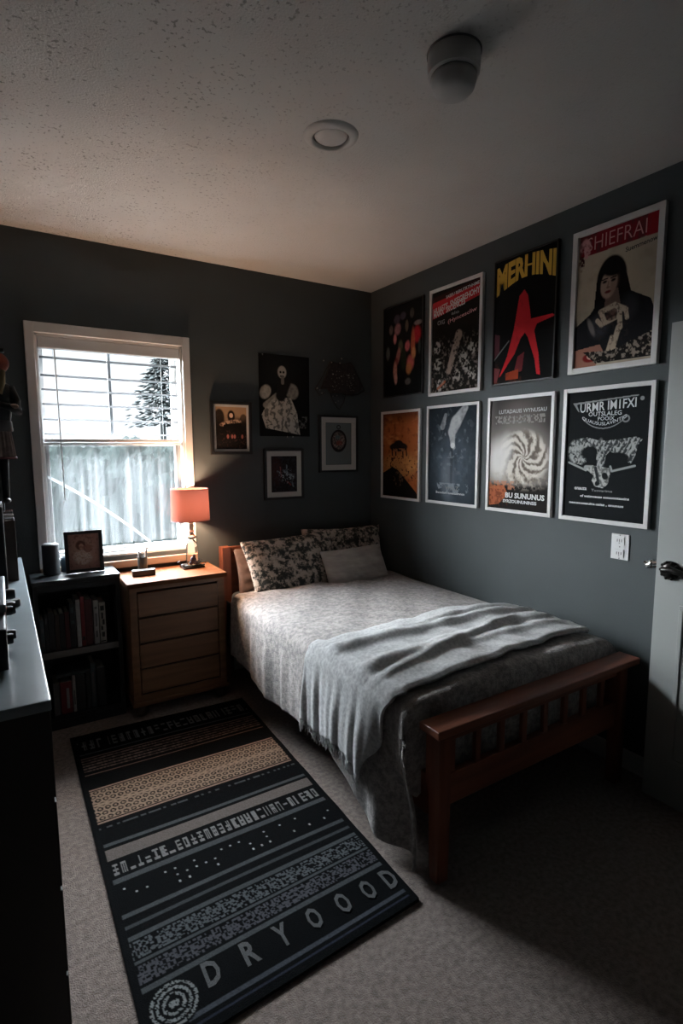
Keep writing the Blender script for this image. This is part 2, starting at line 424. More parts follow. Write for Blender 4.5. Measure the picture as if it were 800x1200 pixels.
for q in range(900):
    t = rt.random(); z = 1.95+t*1.42
    w = .62*(1-t)**.7+.08
    if rt.random() < .25: w *= 1.35
    a = rt.uniform(0, 2*PI); r = w*math.sqrt(rt.random())
    c = Vector((3.07+r*math.cos(a), 12+r*math.sin(a)*.8, z-.15*r))
    l = rt.uniform(.05, .12)
    d = Vector((math.cos(a), math.sin(a), rt.uniform(-.5, .1))).normalized()*l
    s = d.cross(Vector((0, 0, 1))).normalized()*l*.45
    n_ = Vector((0, 0, l*.25))
    p = [bm.verts.new(c-d), bm.verts.new(c+s), bm.verts.new(c+d), bm.verts.new(c-s), bm.verts.new(c+n_), bm.verts.new(c-n_)]
    for i in range(4):
        bm.faces.new((p[i], p[(i+1) % 4], p[4])); bm.faces.new((p[(i+1) % 4], p[i], p[5]))
cr = obj('foliage', bm, tr2_m, pine_t)

# ------------------------------------------------------------------ door
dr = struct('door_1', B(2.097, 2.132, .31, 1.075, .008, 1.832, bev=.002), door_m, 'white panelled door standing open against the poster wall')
def panel(z0, z1, y0, y1):
    bm = bmesh.new(); w = .016; x = 2.097
    for (a, b_, c, d) in ((y0, y1, z0, z0+w), (y0, y1, z1-w, z1), (y0, y0+w, z0+w, z1-w), (y1-w, y1, z0+w, z1-w)):
        box(bm, x-.006, x+.002, a, b_, c, d, bev=.003)
    box(bm, x-.004, x+.001, y0+w+.03, y1-w-.03, z0+w+.03, z1-w-.03, bev=.003)
    obj('panel_molding', bm, door_m, dr)
panel(.185, .80, .40, .982); panel(1.0, 1.72, .40, .955)
bm = bmesh.new()
def xl(bm, prof, c, n=24):          # lathe about the x axis; prof = (radius, dx)
    rings = [[bm.verts.new((c[0]+dx, c[1]+r*math.cos(2*PI*i/n), c[2]+r*math.sin(2*PI*i/n))) for i in range(n)] for r, dx in prof]
    for a, b_ in zip(rings, rings[1:]):
        for i in range(n): bm.faces.new((a[i], a[(i+1) % n], b_[(i+1) % n], b_[i]))
    bm.faces.new(rings[0]); bm.faces.new(rings[-1])
xl(bm, [(.035, 0), (.036, -.005), (.031, -.011), (.028, -.015), (.017, -.018), (.013, -.03), (.015, -.045)], (2.097, 1.022, .925))
for k in range(10):
    a = k*2*PI/10; ball(bm, (2.087, 1.022+.031*math.cos(a), .925+.031*math.sin(a)), .0065, n=8, m=6)
tube(bm, [(2.055, 1.03, .930), (2.050, 1.00, .936), (2.050, .965, .930), (2.053, .935, .912), (2.055, .905, .905)], .01, 12, rads=[.011, .012, .011, .010, .008])
h = obj('door_handle', bm, dark_metal, dr, smooth=True, label='ornate dark metal lever handle', autosmooth=50)
bm = bmesh.new()
xl(bm, [(.028, 0), (.028, .006), (.012, .01), (.010, .03)], (2.132, 1.03, .925))
tube(bm, [(2.158, 1.03, .925), (2.160, 1.07, .932), (2.156, 1.10, .928), (2.158, 1.135, .918), (2.160, 1.150, .928)], .01, 12, rads=[.012, .015, .017, .018, .010])
ball(bm, (2.158, 1.120, .925), .020)
obj('back_handle', bm, chrome, dr, smooth=True, label='chrome lever end past the door edge', autosmooth=50)
obj('latch_plate', B(2.104, 2.125, 1.074, 1.0775, .89, .955), dark_metal, dr)
for z in (.25, .95, 1.62): obj('hinge', tube(bmesh.new(), [(2.094, .304, z-.04), (2.094, .304, z+.04)], .006, 10), dark_metal, dr)

# outlet plate on the wall
sw = thing('wall_switch_plate', 'white switch plate on the grey wall near the door', 'switch', (RX, 1.288, .905))
obj('plate', B(RX-.006, RX, 1.250, 1.327, .908, 1.017, bev=.002), plate_m, sw)
grey_d = mat('grey_detail', (.09, .09, .09), .5)
for z in (.990, .935): obj('rocker', B(RX-.010, RX-.005, 1.268, 1.309, z-.017, z+.017, bev=.002), plate_m, sw)
for z in (.990, .935):
    for y in (1.279, 1.289, 1.298): obj('slot', B(RX-.0108, RX-.0095, y-.0014, y+.0014, z-.006, z+.006), grey_d, sw)
    obj('slot', B(RX-.0108, RX-.0095, 1.286, 1.291, z-.012, z-.009), grey_d, sw)
for z in (1.012, .9625, .913):
    bm = bmesh.new(); xl(bm, [(.0026, -.0062), (.0026, -.0074)], (RX, 1.2885, z), 10); obj('screw', bm, grey_d, sw)

# ceiling fittings
sd = thing('smoke_detector', 'white two tier dome smoke detector on the ceiling', 'smoke detector', (1.107, 1.181, CH))
lathe_c = (1.107, 1.181, CH)
obj('base_ring', lathe(bmesh.new(), [(.060, 0), (.070, -.002), (.071, -.03), (.069, -.055), (.062, -.058)], lathe_c, 48), mat('off_white_plastic', (.42, .42, .41), .4), sd, smooth=True, autosmooth=40)
obj('ceiling_groove', lathe(bmesh.new(), [(.0735, -.001), (.0735, -.0045), (.068, -.0045)], lathe_c, 48, cap=False), grey_d, sd, smooth=True)
obj('groove', lathe(bmesh.new(), [(.060, -.057), (.058, -.061)], lathe_c, 48), grey_d, sd, smooth=True)
obj('sensor_dome', lathe(bmesh.new(), [(.0605, -.060), (.061, -.072), (.056, -.090), (.045, -.101), (.025, -.107), (.004, -.109)], lathe_c, 48), MATS['off_white_plastic'], sd, smooth=True)
rl = thing('recessed_ceiling_light', 'round recessed ceiling light with a white trim ring, switched off', 'ceiling light', (1.025, 1.685, CH))
cc = (1.025, 1.688, CH)
ceil_w = mat('ceiling_white_metal', (.50, .49, .47), .5)
obj('trim_ring', lathe(bmesh.new(), [(.062, -.001), (.064, -.012), (.072, -.014), (.090, -.006), (.094, 0)], cc, 56, cap=False), ceil_w, rl, smooth=True)
obj('dark_gap', lathe(bmesh.new(), [(.0625, -.0015), (.055, -.002)], cc, 56, cap=False), grey_d, rl)
obj('lens', lathe(bmesh.new(), [(.056, -.002), (.050, -.008), (.02, -.010), (.002, -.010)], cc, 56), ceil_w, rl, smooth=True)

# ------------------------------------------------------------------ painting tools (surface patterns as vertex colours)
def sst(a, b_, x):
    t = np.clip((x-a)/(b_-a), 0, 1); return t*t*(3-2*t)
class Paint:
    def __init__(s, w, h, nx, base):
        s.ny = int(nx*h/w); s.nx = nx
        u = np.linspace(0, 1, nx); d = np.linspace(0, 1, s.ny)
        s.u, s.d = np.meshgrid(u, d)          # d = distance from the top
        s.asp = h/w
        s.img = np.ones((s.ny, nx, 3))*np.array(srgb(base))
    def mix(s, m, col):
        m = np.clip(m, 0, 1)[..., None]; c = np.array(srgb(col) if isinstance(col, str) else col)
        s.img = s.img*(1-m)+c*m
    def ell(s, cx, cy, rx, ry, ang=0, soft=.15):
        x = s.u-cx; y = (s.d-cy)
        a = math.radians(ang); X = x*math.cos(a)+y*s.asp*math.sin(a); Y = (-x*math.sin(a)+y*s.asp*math.cos(a))/s.asp
        q = np.sqrt((X/rx)**2+(Y/ry)**2)
        return 1-sst(1-soft, 1+soft, q)
    def seg(s, x0, y0, x1, y1, w, w2=None):
        w2 = w if w2 is None else w2
        A = s.asp; dx, dy = x1-x0, (y1-y0)*A
        t = np.clip(((s.u-x0)*dx+(s.d-y0)*A*dy)/(dx*dx+dy*dy+1e-9), 0, 1)
        dist = np.hypot(s.u-x0-t*dx, (s.d-y0)*A-t*dy); ww = w+(w2-w)*t
        return 1-sst(.8, 1.2, dist/ww)
    def poly(s, pts, soft=None):
        x, y = s.u, s.d; ins = np.zeros(x.shape, bool); n = len(pts)
        for i in range(n):
            x0, y0 = pts[i]; x1, y1 = pts[(i+1) % n]
            c = ((y0 > y) != (y1 > y)) & (x < (x1-x0)*(y-y0)/((y1-y0) or 1e-9)+x0)
            ins ^= c
        return ins.astype(float)
    def rect(s, x0, x1, y0, y1): return ((s.u >= x0) & (s.u <= x1) & (s.d >= y0) & (s.d <= y1)).astype(float)
    def n(s, su, sv, seed, o=4): return vnoise(s.u, s.d, su, sv, seed, o)
def painted(name, P, fn, m, parent, label=None):
    """mesh grid with colours from P; fn(u, d) -> world point"""
    ny, nx = P.ny, P.nx
    off = root_of(parent) if parent else Vector((0, 0, 0))
    us = P.u.ravel(); ds = P.d.ravel()
    co = np.array([fn(a, b_) for a, b_ in zip(us, ds)], dtype=np.float32)-np.array(off, dtype=np.float32)
    idx = np.arange(nx*ny).reshape(ny, nx)
    f = np.stack([idx[:-1, :-1], idx[1:, :-1], idx[1:, 1:], idx[:-1, 1:]], -1).reshape(-1, 4)
    me = bpy.data.meshes.new(name); me.from_pydata(co.tolist(), [], f.tolist())
    at = me.color_attributes.new('Col', 'FLOAT_COLOR', 'POINT')
    c4 = np.ones((nx*ny, 4), dtype=np.float32); c4[:, :3] = np.clip(P.img.reshape(-1, 3), 0, 1)
    at.data.foreach_set('color', c4.ravel()); me.materials.append(m)
    o = bpy.data.objects.new(name, me); C.objects.link(o)
    if parent: o.parent = parent
    if label: o['label'] = label
    return o
def text_bm(s, fn, x0, x1, y0, y1, bold=.0, bend=None, th=.0006):
    """text fitted to the box (in metres of the print), fn(x, y, n) -> world"""
    cu = bpy.data.curves.new('t', 'FONT'); cu.body = s; cu.offset = bold; cu.resolution_u = 2
    to = bpy.data.objects.new('t', cu); me = bpy.data.meshes.new_from_object(to)
    bm = bmesh.new(); bm.from_mesh(me)
    bpy.data.objects.remove(to); bpy.data.meshes.remove(me); bpy.data.curves.remove(cu)
    if bend: bmesh.ops.subdivide_edges(bm, edges=[e for e in bm.edges if e.calc_length() > .2], cuts=2)
    xs = [v.co.x for v in bm.verts]; ys = [v.co.y for v in bm.verts]
    a, b_, c, d = min(xs), max(xs), min(ys), max(ys)
    for v in bm.verts:
        u = (v.co.x-a)/(b_-a); w = (v.co.y-c)/(d-c)
        x = x0+u*(x1-x0); y = y0+w*(y1-y0)
        if bend: x, y = bend(u, w, x, y)
        v.co = Vector(fn(x, y, th))
    return bm
TCOL = {}
def tmat(h):
    if h not in TCOL: TCOL[h] = mat('ink_'+{'w': 'white', 'r': 'red', 'y': 'yellow', 'k': 'black', 'g': 'grey', 'o': 'orange', 'p': 'pink'}[h],
        {'w': (.55, .56, .56), 'r': (.5, .04, .05), 'y': (.62, .36, .03), 'k': (.012, .012, .012), 'g': (.17, .18, .18), 'o': (.5, .16, .04), 'p': (.55, .25, .25)}[h], .5)
    return TCOL[h]

def picture(name, cat, label, side, a, z0, w, h, fw, fd, fmat, P, texts=(), matw=0, group=None, plabel=None, edge=None):
    """side 'R': right wall, a = y of the picture's left edge; side 'B': back wall, a = x of its left edge"""
    if side == 'R':
        fn = lambda x, y, n: (RX-n, a-x, z0+y); loc = (RX, a-w/2, z0)
    else:
        fn = lambda x, y, n: (a+x, BY-n, z0+y); loc = (a+w/2, BY, z0)
    t = thing(name, label, cat, loc, group)
    def bx(bm, x0, x1, y0, y1, n0, n1, bev=0):
        p, q = fn(x0, y0, n0), fn(x1, y1, n1)
        return box(bm, min(p[0], q[0]), max(p[0], q[0]), min(p[1], q[1]), max(p[1], q[1]), min(p[2], q[2]), max(p[2], q[2]), bev=bev)
    if fw > 0:
        bm = bmesh.new()
        bx(bm, 0, fw, 0, h, .0, fd, .0015); bx(bm, w-fw, w, 0, h, .0, fd, .0015); bx(bm, fw, w-fw, 0, fw, .0, fd, .0015); bx(bm, fw, w-fw, h-fw, h, .0, fd, .0015)
        obj('frame', bm, fmat, t)
    pn = fd*.55 if fw > 0 else .004
    obj('backing', bx(bmesh.new(), fw*.9, w-fw*.9, fw*.9, h-fw*.9, .001, pn-.001), fmat if fw > 0 else frame_black, t)
    if matw:
        bm = bmesh.new(); q = fw; m_ = fw+matw
        bx(bm, q, m_, q, h-q, pn-.001, pn+.002); bx(bm, w-m_, w-q, q, h-q, pn-.001, pn+.002)
        bx(bm, m_, w-m_, q, m_, pn-.001, pn+.002); bx(bm, m_, w-m_, h-m_, h-q, pn-.001, pn+.002)
        obj('mat_board', bm, matboard, t)
    i0 = fw+matw; W, H = w-2*i0, h-2*i0
    painted('print', P, lambda u, d: fn(i0+u*W, i0+(1-d)*H, pn), print_m, t, plabel)
    for tx in texts:
        s, u0, u1, d0, d1, c = tx[:6]; bold = tx[6] if len(tx) > 6 else .0; bend = tx[7] if len(tx) > 7 else None
        bb = (lambda u, v, x, y, bend=bend: (x, y+bend(u, v)*H)) if bend else None
        obj('lettering', text_bm(s, fn, i0+u0*W, i0+u1*W, i0+(1-d1)*H, i0+(1-d0)*H, bold, bb, pn+.0008), tmat(c), t, recalc=False)
    return t

NX = 170
# --- poster 1 : dark crowd
def art_crowd():
    P = Paint(.4, .58, NX, '0b0d0e'); n = P.n(9, 12, 1); n2 = P.n(30, 40, 2)
    P.mix(sst(.5, .8, n)*.3*P.ell(.5, .5, .45, .42, soft=.3), '2c2020')
    for cx, cy, rx, ry, c, k, a in [(.18, .25, .05, .05, '7d7470', .6, 0), (.34, .15, .08, .05, '5a505e', .6, 0), (.36, .26, .08, .06, 'a07478', .8, 20), (.5, .13, .07, .04, '5c5464', .6, 0),
        (.73, .13, .05, .05, '6e6660', .5, 0), (.88, .25, .09, .025, '8a8684', .8, 0), (.6, .25, .04, .06, '7a6c58', .6, 0), (.86, .37, .09, .085, 'b0202c', .95, 0), (.76, .46, .05, .16, 'b45a3c', .95, 0),
        (.62, .47, .06, .055, 'c8686c', .95, 10), (.29, .36, .04, .055, 'cc8080', .9, 0), (.44, .46, .06, .07, '6d6a50', .6, 0), (.38, .56, .05, .09, 'b07068', .9, 15), (.33, .62, .05, .05, '702028', .8, 0),
        (.30, .72, .05, .10, 'c08878', .95, 0), (.32, .81, .04, .06, 'd09888', .95, 0), (.70, .66, .09, .08, 'c06058', .95, 0), (.66, .72, .07, .06, 'a8703c', .9, 0), (.78, .56, .05, .06, 'c08858', .9, 0),
        (.64, .86, .07, .035, '78726c', .7, 0), (.1, .51, .05, .07, '6c7470', .7, 0), (.92, .5, .03, .08, '4a5854', .6, 0), (.52, .6, .07, .12, '26301e', .8, 0)]:
        P.mix(P.ell(cx, cy, rx, ry, a, .35)*k*(.55+.6*n2), c)
    return P
# --- poster 2
def art_gig():
    P = Paint(.4, .58, NX, '15120f'); n = P.n(28, 40, 3); n1 = P.n(10, 14, 4)
    P.mix(P.poly([(0, .10), (1, .04), (1, .155), (0, .26)]), 'a8242a')
    P.mix(P.poly([(0, .05), (1, .0), (1, .05), (0, .10)])*.55, '3c1614')
    P.mix(sst(.52, .72, n)*sst(.42, .55, P.d)*.55, '8b8078')
    P.mix(P.seg(.58, .47, .38, .80, .07, .05)*sst(.25, .5, n), '958478')
    for cx, cy in [(.12, .55), (.14, .72), (.68, .7), (.75, .78), (.2, .93), (.85, .62), (.86, .86), (.55, .86)]:
        P.mix(P.ell(cx, cy, .08, .06)*sst(.42, .6, n), 'a09a92')
    P.mix(P.seg(.15, .96, .3, .9, .02)*.7, 'b06040')
    return P
# --- poster 3 : red figure
def art_red():
    P = Paint(.4, .6, NX, '0a0b0c'); n = P.n(12, 16, 5)
    red = [(.42, .32), (.50, .28), (.56, .33), (.60, .45), (.62, .52), (.95, .52), (1.0, .54), (.72, .57), (.68, .62), (.76, .80), (.80, .97), (.74, .96), (.70, .84), (.58, .66), (.53, .62), (.46, .66), (.36, .78), (.12, .94), (.10, .95), (.24, .78), (.34, .58)]
    P.mix(P.poly([(.0, .58), (.10, .60), (.10, .74), (.0, .80)])*.6, '6b3a44')
    P.mix(P.seg(.0, .80, .26, .66, .008), '6e7474')
    P.mix(P.poly([(.42, .80), (.53, .77), (.50, .92), (.36, .93)])*.8, '7a2c34')
    P.mix(P.poly([(.22, .92), (.44, .90), (.44, .98), (.22, .98)])*.9, '9a3c20')
    P.mix(P.poly([(.0, .86), (.12, .88), (.06, .99), (.0, .99)])*.8, '7c4044')
    P.mix(sst(.5, .7, n)*sst(.8, .95, P.d)*(1-sst(.4, .6, P.u))*.6, '5c2c1c')
    P.mix(P.poly(red), 'c4262e'); P.mix(P.poly(red)*sst(.55, .9, n)*.5, '7a1c24')
    return P
# --- poster 4 : seated woman with a bone figure
def art_woman():
    P = Paint(.40, .60, 150, 'b3a692'); n = P.n(5, 7, 6); n2 = P.n(36, 50, 7)
    P.mix(sst(.45, .8, n)*.45, '8a7f6e'); P.mix(sst(.6, .9, P.u)*.25, '7c7468')
    P.mix(P.poly([(.02, .0), (1, .0), (1, .145), (.1, .155), (.02, .16)]), '7e1a26')
    P.mix(P.rect(.02, 1, 0, .15)*sst(.45, .6, P.n(14, 5, 8))*.55, '40302e')
    P.mix(P.rect(.86, 1, 0, .15)*.8, '8e1826')
    P.mix(P.ell(.09, .10, .08, .075)*sst(.3, .55, P.n(16, 20, 9)), 'c89090'); P.mix(P.ell(.05, .2, .04, .06)*sst(.4, .6, n2), '3a1418')
    # hair, shoulders
    P.mix(P.ell(.46, .37, .19, .165, 0, .06), '120f10'); P.mix(P.poly([(.27, .36), (.65, .36), (.76, .60), (.24, .64)]), '120f10')
    P.mix(P.poly([(.30, .52), (.70, .49), (.95, .58), (1.0, .66), (1.0, .98), (0, .98), (0, .68), (.2, .60)]), '15161a')
    P.mix(P.ell(.32, .70, .12, .08, 20, .5)*.35, '54565e'); P.mix(P.ell(.70, .60, .1, .08, 0, .6)*.3, '484a50')
    # face, neck
    P.mix(P.poly([(.40, .46), (.55, .45), (.60, .60), (.50, .64), (.38, .60)]), '6e5a50')
    P.mix(P.ell(.43, .405, .105, .105, 8, .1), 'a68c7e'); P.mix(P.ell(.50, .41, .05, .09, 8, .5)*.5, '6c564c')
    P.mix(P.ell(.46, .315, .13, .04, 10, .3), '120f10')
    for ex in (.375, .485):
        P.mix(P.ell(ex, .385, .030, .010, -8, .4), '201816'); P.mix(P.seg(ex-.035, .368, ex+.035, .362, .007), '261c1a')
    P.mix(P.seg(.425, .39, .415, .425, .010)*.6, '705648'); P.mix(P.ell(.42, .43, .024, .009)*.6, '5c443a')
    P.mix(P.ell(.42, .462, .040, .011, -4, .3), '6a2c2c')
    # bone figure
    bone = 'b8a692'
    for s_ in [(.34, .60, .52, .57, .030), (.52, .57, .66, .62, .030), (.34, .60, .40, .68, .030), (.40, .69, .56, .66, .025), (.58, .60, .60, .74, .030), (.58, .74, .52, .88, .034), (.50, .80, .44, .93, .022), (.52, .86, .60, .95, .018), (.30, .66, .36, .70, .026), (.66, .62, .68, .68, .025)]:
        P.mix(P.seg(*s_), bone)
    P.mix(P.ell(.48, .645, .07, .035)*.7, '5a3c34'); P.mix(P.ell(.5, .7, .25, .16)*sst(.56, .66, n2)*.7, '2c2422')
    P.mix(P.ell(.22, .70, .03, .07, -25, .4)*.7, '8c8480')
    # table
    P.mix(P.poly([(0, .86), (.35, .84), (.4, .90), (.3, 1.0), (0, 1.0)]), '9a6c5c')
    P.mix(P.ell(.22, .93, .10, .035), '7a1c1c'); P.mix(P.ell(.24, .92, .06, .025), 'd0a090')
    g = P.poly([(.12, .88), (.5, .9), (1, .8), (1, .97), (.3, .98)])
    P.mix(g, '1a1716'); P.mix(g*sst(.5, .62, n2), '8c8074')
    return P
# --- poster 5 : orange
def art_orange():
    P = Paint(.4, .58, NX, 'a35a2c'); n = P.n(10, 14, 10); n2 = P.n(30, 40, 11)
    P.mix(sst(.5, .8, n)*.8, '6a2c16'); P.mix(sst(.55, .8, P.n(4, 16, 12))*.6, 'd08a50')
    P.mix((1-sst(.0, .18, P.d))*.7, '3a160c'); P.mix((1-sst(0, .14, P.u))*sst(.3, 1, P.n(3, 8, 30))*.7, '4a1c10')
    P.mix(P.ell(.5, .62, .45, .14, 0, .5)*.5, 'd8a060')
    P.mix(P.ell(.45, .40, .25, .055, 0, .1), '140a08'); P.mix(P.ell(.45, .36, .12, .04), '140a08')
    for x in (.26, .36, .56, .66): P.mix(P.seg(x, .40, x+.02, .50, .016), '1c0e0a')
    P.mix(P.rect(.3, .62, .42, .46)*sst(.5, .55, n2), '8c5a3a')
    P.mix(P.poly([(0, .72), (.28, .64), (.45, .68), (.95, .93), (1, 1), (0, 1)]), '100b0a')
    P.mix(P.poly([(0, .72), (.28, .64), (.45, .68), (.95, .93), (1, 1), (0, 1)])*P.ell(.45, .78, .14, .09)*sst(.5, .6, n2)*.7, '6e5240')
    P.mix(sst(.62, .7, n2)*P.rect(.1, 1, .5, .8)*(1-P.poly([(0, .72), (.28, .64), (.45, .68), (.95, .93), (1, 1), (0, 1)])), '3a1a10')
    return P
# --- poster 6 : white wisp on blue-black
def art_wisp():
    P = Paint(.4, .58, NX, '1c242a'); n = P.n(8, 10, 13); n2 = P.n(16, 24, 14, 4)
    P.mix(P.ell(.55, .60, .42, .40, 0, .6)*(.3+.7*n)*.8, '58636e'); P.mix(P.ell(.42, .75, .14, .22, 0, .5)*.5, '747c86')
    P.mix(P.ell(.5, .55, .03, .35, 0, .5)*.5, '1a2026')
    for s_, k in [((.76, .02, .58, .16, .055, .10), .9), ((.58, .16, .50, .26, .10, .08), 1), ((.50, .26, .52, .38, .07, .045), .95), ((.36, .08, .30, .2, .03, .05), .6), ((.52, .38, .55, .42, .05, .03), 1)]:
        P.mix(P.seg(*s_)*k*(.25+.95*n2), 'b4b6b8')
    P.mix(P.ell(.52, .40, .045, .03)*.9, 'd8dadb'); P.mix(P.ell(.5, .35, .30, .3, 0, .9)*sst(.55, .75, n2)*.4, '98a0a6')
    P.mix(P.rect(.2, .85, .80, .90)*sst(.5, .62, n2)*.7, '8a9298')
    return P
# --- poster 7 : pale rosette
def art_rosette():
    P = Paint(.4, .58, NX, '4e4a48'); n = P.n(30, 42, 15, 3)
    P.mix((1-sst(0, .2, P.d))*.5, '2c2a2a'); P.mix((1-sst(.02, .14, P.u))*.2, '8c8884'); P.mix(sst(.85, 1, P.u)*.5, '2a2828')
    P.mix(P.ell(.5, .12, .25, .12, 0, .9)*.5, '7c7470')
    P.mix(P.ell(.45, .53, .52, .27, 0, .55), '9c9690')
    X = P.u-.58; Y = (P.d-.52)*P.asp; r = np.hypot(X, Y); a = np.arctan2(Y, X)
    pet = .5+.5*np.cos(a*9+r*40+8*P.n(6, 8, 16)); m = P.ell(.56, .53, .40, .24, 0, .15)
    P.mix(m*.9, 'a39a90'); P.mix(m*sst(.45, .7, .5*pet+.6*n)*.9, 'd6d0c6'); P.mix(m*sst(.55, .75, 1-(.5*pet+.5*n))*.8, '5a5048')
    P.mix(P.ell(.16, .55, .17, .17, 0, .6)*.95, 'd8d6d2'); P.mix(P.ell(.3, .42, .1, .1, 0, .7)*.6, 'e2e0dc')
    P.mix(sst(.74, .80, P.d), '1c1918'); P.mix(P.ell(.5, .73, .45, .08, 0, .4)*sst(.45, .7, n)*.7, 'a89e92')
    P.mix(P.poly([(0, .80), (.26, .78), (.34, .86), (.18, .96), (0, .98)]), 'a0593a'); P.mix(P.rect(0, .34, .78, .98)*sst(.5, .65, n)*.6, '4c2616')
    P.mix(P.rect(0, .45, .74, .82)*sst(.4, .6, n)*.6, 'b8714c')
    P.mix(P.rect(.08, .9, .145, .22)*sst(.5, .6, P.n(60, 60, 31, 1))*.35, 'c0bcb6')
    return P
# --- poster 8 : bull skull
def art_skull():
    P = Paint(.41, .6, 200, '0d1114'); n = .5*P.n(60, 84, 17, 3)+.5*P.n(22, 30, 57, 3); n1 = P.n(14, 18, 18)
    g = '868888'
    P.mix(P.poly([(.07, .085), (.86, .055), (.86, .065), (.12, .097), (.16, .16), (.14, .15)]), g)
    P.mix(P.ell(.90, .085, .022, .015), g)
    # curved banner under the title
    X = (P.u-.47); Y = (P.d-.06)*P.asp; r = np.hypot(X, Y)
    arc = ((r > .335) & (r < .345) & (Y > .215)).astype(float); P.mix(arc, g)
    P.mix(P.ell(.73, .225, .045, .028)-P.ell(.73, .225, .03, .018), g)
    # horns (fur tufted), head
    hl = P.poly([(.04, .47), (.06, .41), (.14, .37), (.28, .36), (.42, .385), (.56, .385), (.70, .375), (.86, .36), (.93, .38), (.88, .42), (.86, .50), (.82, .56), (.74, .54), (.66, .49), (.56, .47), (.52, .50), (.50, .60), (.42, .60), (.40, .50), (.30, .47), (.28, .55), (.22, .58), (.10, .56)])
    P.mix(hl*.95, '34383a'); P.mix(hl*sst(.44, .62, n+.10*np.sin(P.u*120+P.d*90+n*12)), 'a4a6a4')
    P.mix(P.ell(.14, .47, .10, .09, 0, .2)*sst(.35, .6, n), '9ea09e'); P.mix(P.ell(.32, .48, .11, .05, 0, .15), '0d1114'); P.mix(P.ell(.66, .53, .13, .055, 0, .15), '0d1114')
    for s_ in [(.05, .56, .28, .62, .012), (.60, .62, .86, .575, .012), (.60, .62, .58, .585, .012), (.28, .60, .36, .60, .03)]: P.mix(P.seg(*s_), '909492')
    mz = P.poly([(.28, .61), (.36, .58), (.60, .60), (.58, .64), (.56, .72), (.50, .755), (.40, .745), (.36, .70), (.38, .66)])
    P.mix(mz, '5c5e5c'); P.mix(mz*sst(.38, .64, n), 'b4b4b0')
    P.mix(P.ell(.52, .66, .035, .03, -30), '14181a'); P.mix(P.ell(.43, .72, .03, .02), '14181a'); P.mix(P.seg(.4, .60, .44, .70, .018), '2a2e30')
    P.mix(P.ell(.45, .47, .045, .10)*.5*sst(.35, .6, n), 'a8aaa6')
    return P

G1 = 'posters on the right wall'
arch = lambda u, v: .035*math.sin(u*PI)+.0*v+(.0 if v > .5 else .045*math.sin(u*PI)-.03*(1-u))
sl = lambda k: (lambda u, v: k*(u-.5))
picture('band_poster', 'poster', 'black unframed poster with dim red and pink figures, nearest the corner in the top row', 'R', 2.974, 1.717, .40, .578, .008, .014, frame_black, art_crowd(), group=G1)
picture('framed_poster', 'poster', 'white framed poster with a red lettered banner over a dark crowd', 'R', 2.512, 1.690, .415, .608, .018, .02, frame_white, art_gig(),
    [('HUAETS  SNSEGREHOHY', .03, .98, .115, .175, 'w', .02, sl(.085)), ('MAAX  SROENCES', .03, .70, .165, .225, 'w', .02, sl(.055)), ('SAEEU RERUTRTHHIME', .30, .97, .045, .075, 'w', .01, sl(.04)),
     ('aio', .42, .58, .235, .265, 'g', .02), ('OIG', .12, .28, .285, .33, 'g', .02), ('(Hyncescliw', .35, .93, .275, .325, 'p', .01, sl(.05))], group=G1)
picture('framed_poster', 'poster', 'black framed poster of a red star shaped figure under arched yellow lettering', 'R', 2.020, 1.705, .376, .618, .007, .02, frame_black, art_red(),
    [('MERHINI', .02, .98, .05, .25, 'y', .045, arch)], group=G1)
picture('framed_poster', 'poster', 'large white framed poster of a long haired woman holding bones', 'R', 1.568, 1.709, .393, .605, .024, .022, frame_white, art_woman(),
    [('SHIEFRAI', .12, .86, .025, .125, 'p', -.012), ('Suemmenow', .62, .99, .17, .205, 'k', .02, sl(.02))], group=G1)
picture('framed_poster', 'poster', 'white framed orange poster with a black hill, lowest nearest the corner', 'R', 2.989, 1.050, .402, .577, .016, .018, frame_white, art_orange(), group=G1)
picture('framed_poster', 'poster', 'white framed blue black poster with a pale rising wisp', 'R', 2.525, 1.054, .424, .58, .016, .018, frame_white, art_wisp(),
    [('WRLZ', .38, .66, .83, .87, 'g', .02), ('Bunodum tusebasimnos', .18, .78, .89, .915, 'w', .01)], group=G1)
picture('framed_poster', 'poster', 'white framed poster of a pale swirling rosette with lettering below', 'R', 2.040, 1.052, .408, .592, .017, .018, frame_white, art_rosette(),
    [('LUTADAUIS WYNUSAU', .15, .92, .09, .125, 'w', .0), ('BU SUNUNUS', .30, .94, .845, .895, 'w', .035), ('SYRZOUINUNINSIS', .26, .82, .91, .94, 'w', .03), ('oslnnuiun rarolyz', .17, .72, .15, .17, 'g'), ('uncrisntun', .17, .6, .19, .21, 'g')], group=G1)
def arc_dn(u, v): return -.052*math.sin(u*PI)
picture('framed_poster', 'poster', 'white framed black poster with a horned skull under white lettering', 'R', 1.583, 1.053, .412, .593, .018, .02, frame_white, art_skull(),
    [('URMR IM1FXI', .17, .84, .085, .155, 'w', .012, sl(.02)), ('OUTSLALEG', .28, .68, .163, .196, 'w', .01), ('POOIX', .40, .60, .203, .232, 'w', .0), ('QUAUSUSLAVINTIG', .20, .74, .192, .222, 'w', .0, arc_dn),
     ('onauza', .14, .30, .757, .778, 'w', .02), ('Tuovarime', .36, .62, .765, .785, 'g', .01), ('of waisnoauas consonntaaeins', .22, .82, .815, .835, 'w', .03), ('nesusausaauins.uaiaz , onunass', .08, .76, .875, .897, 'w', .03)], group=G1)

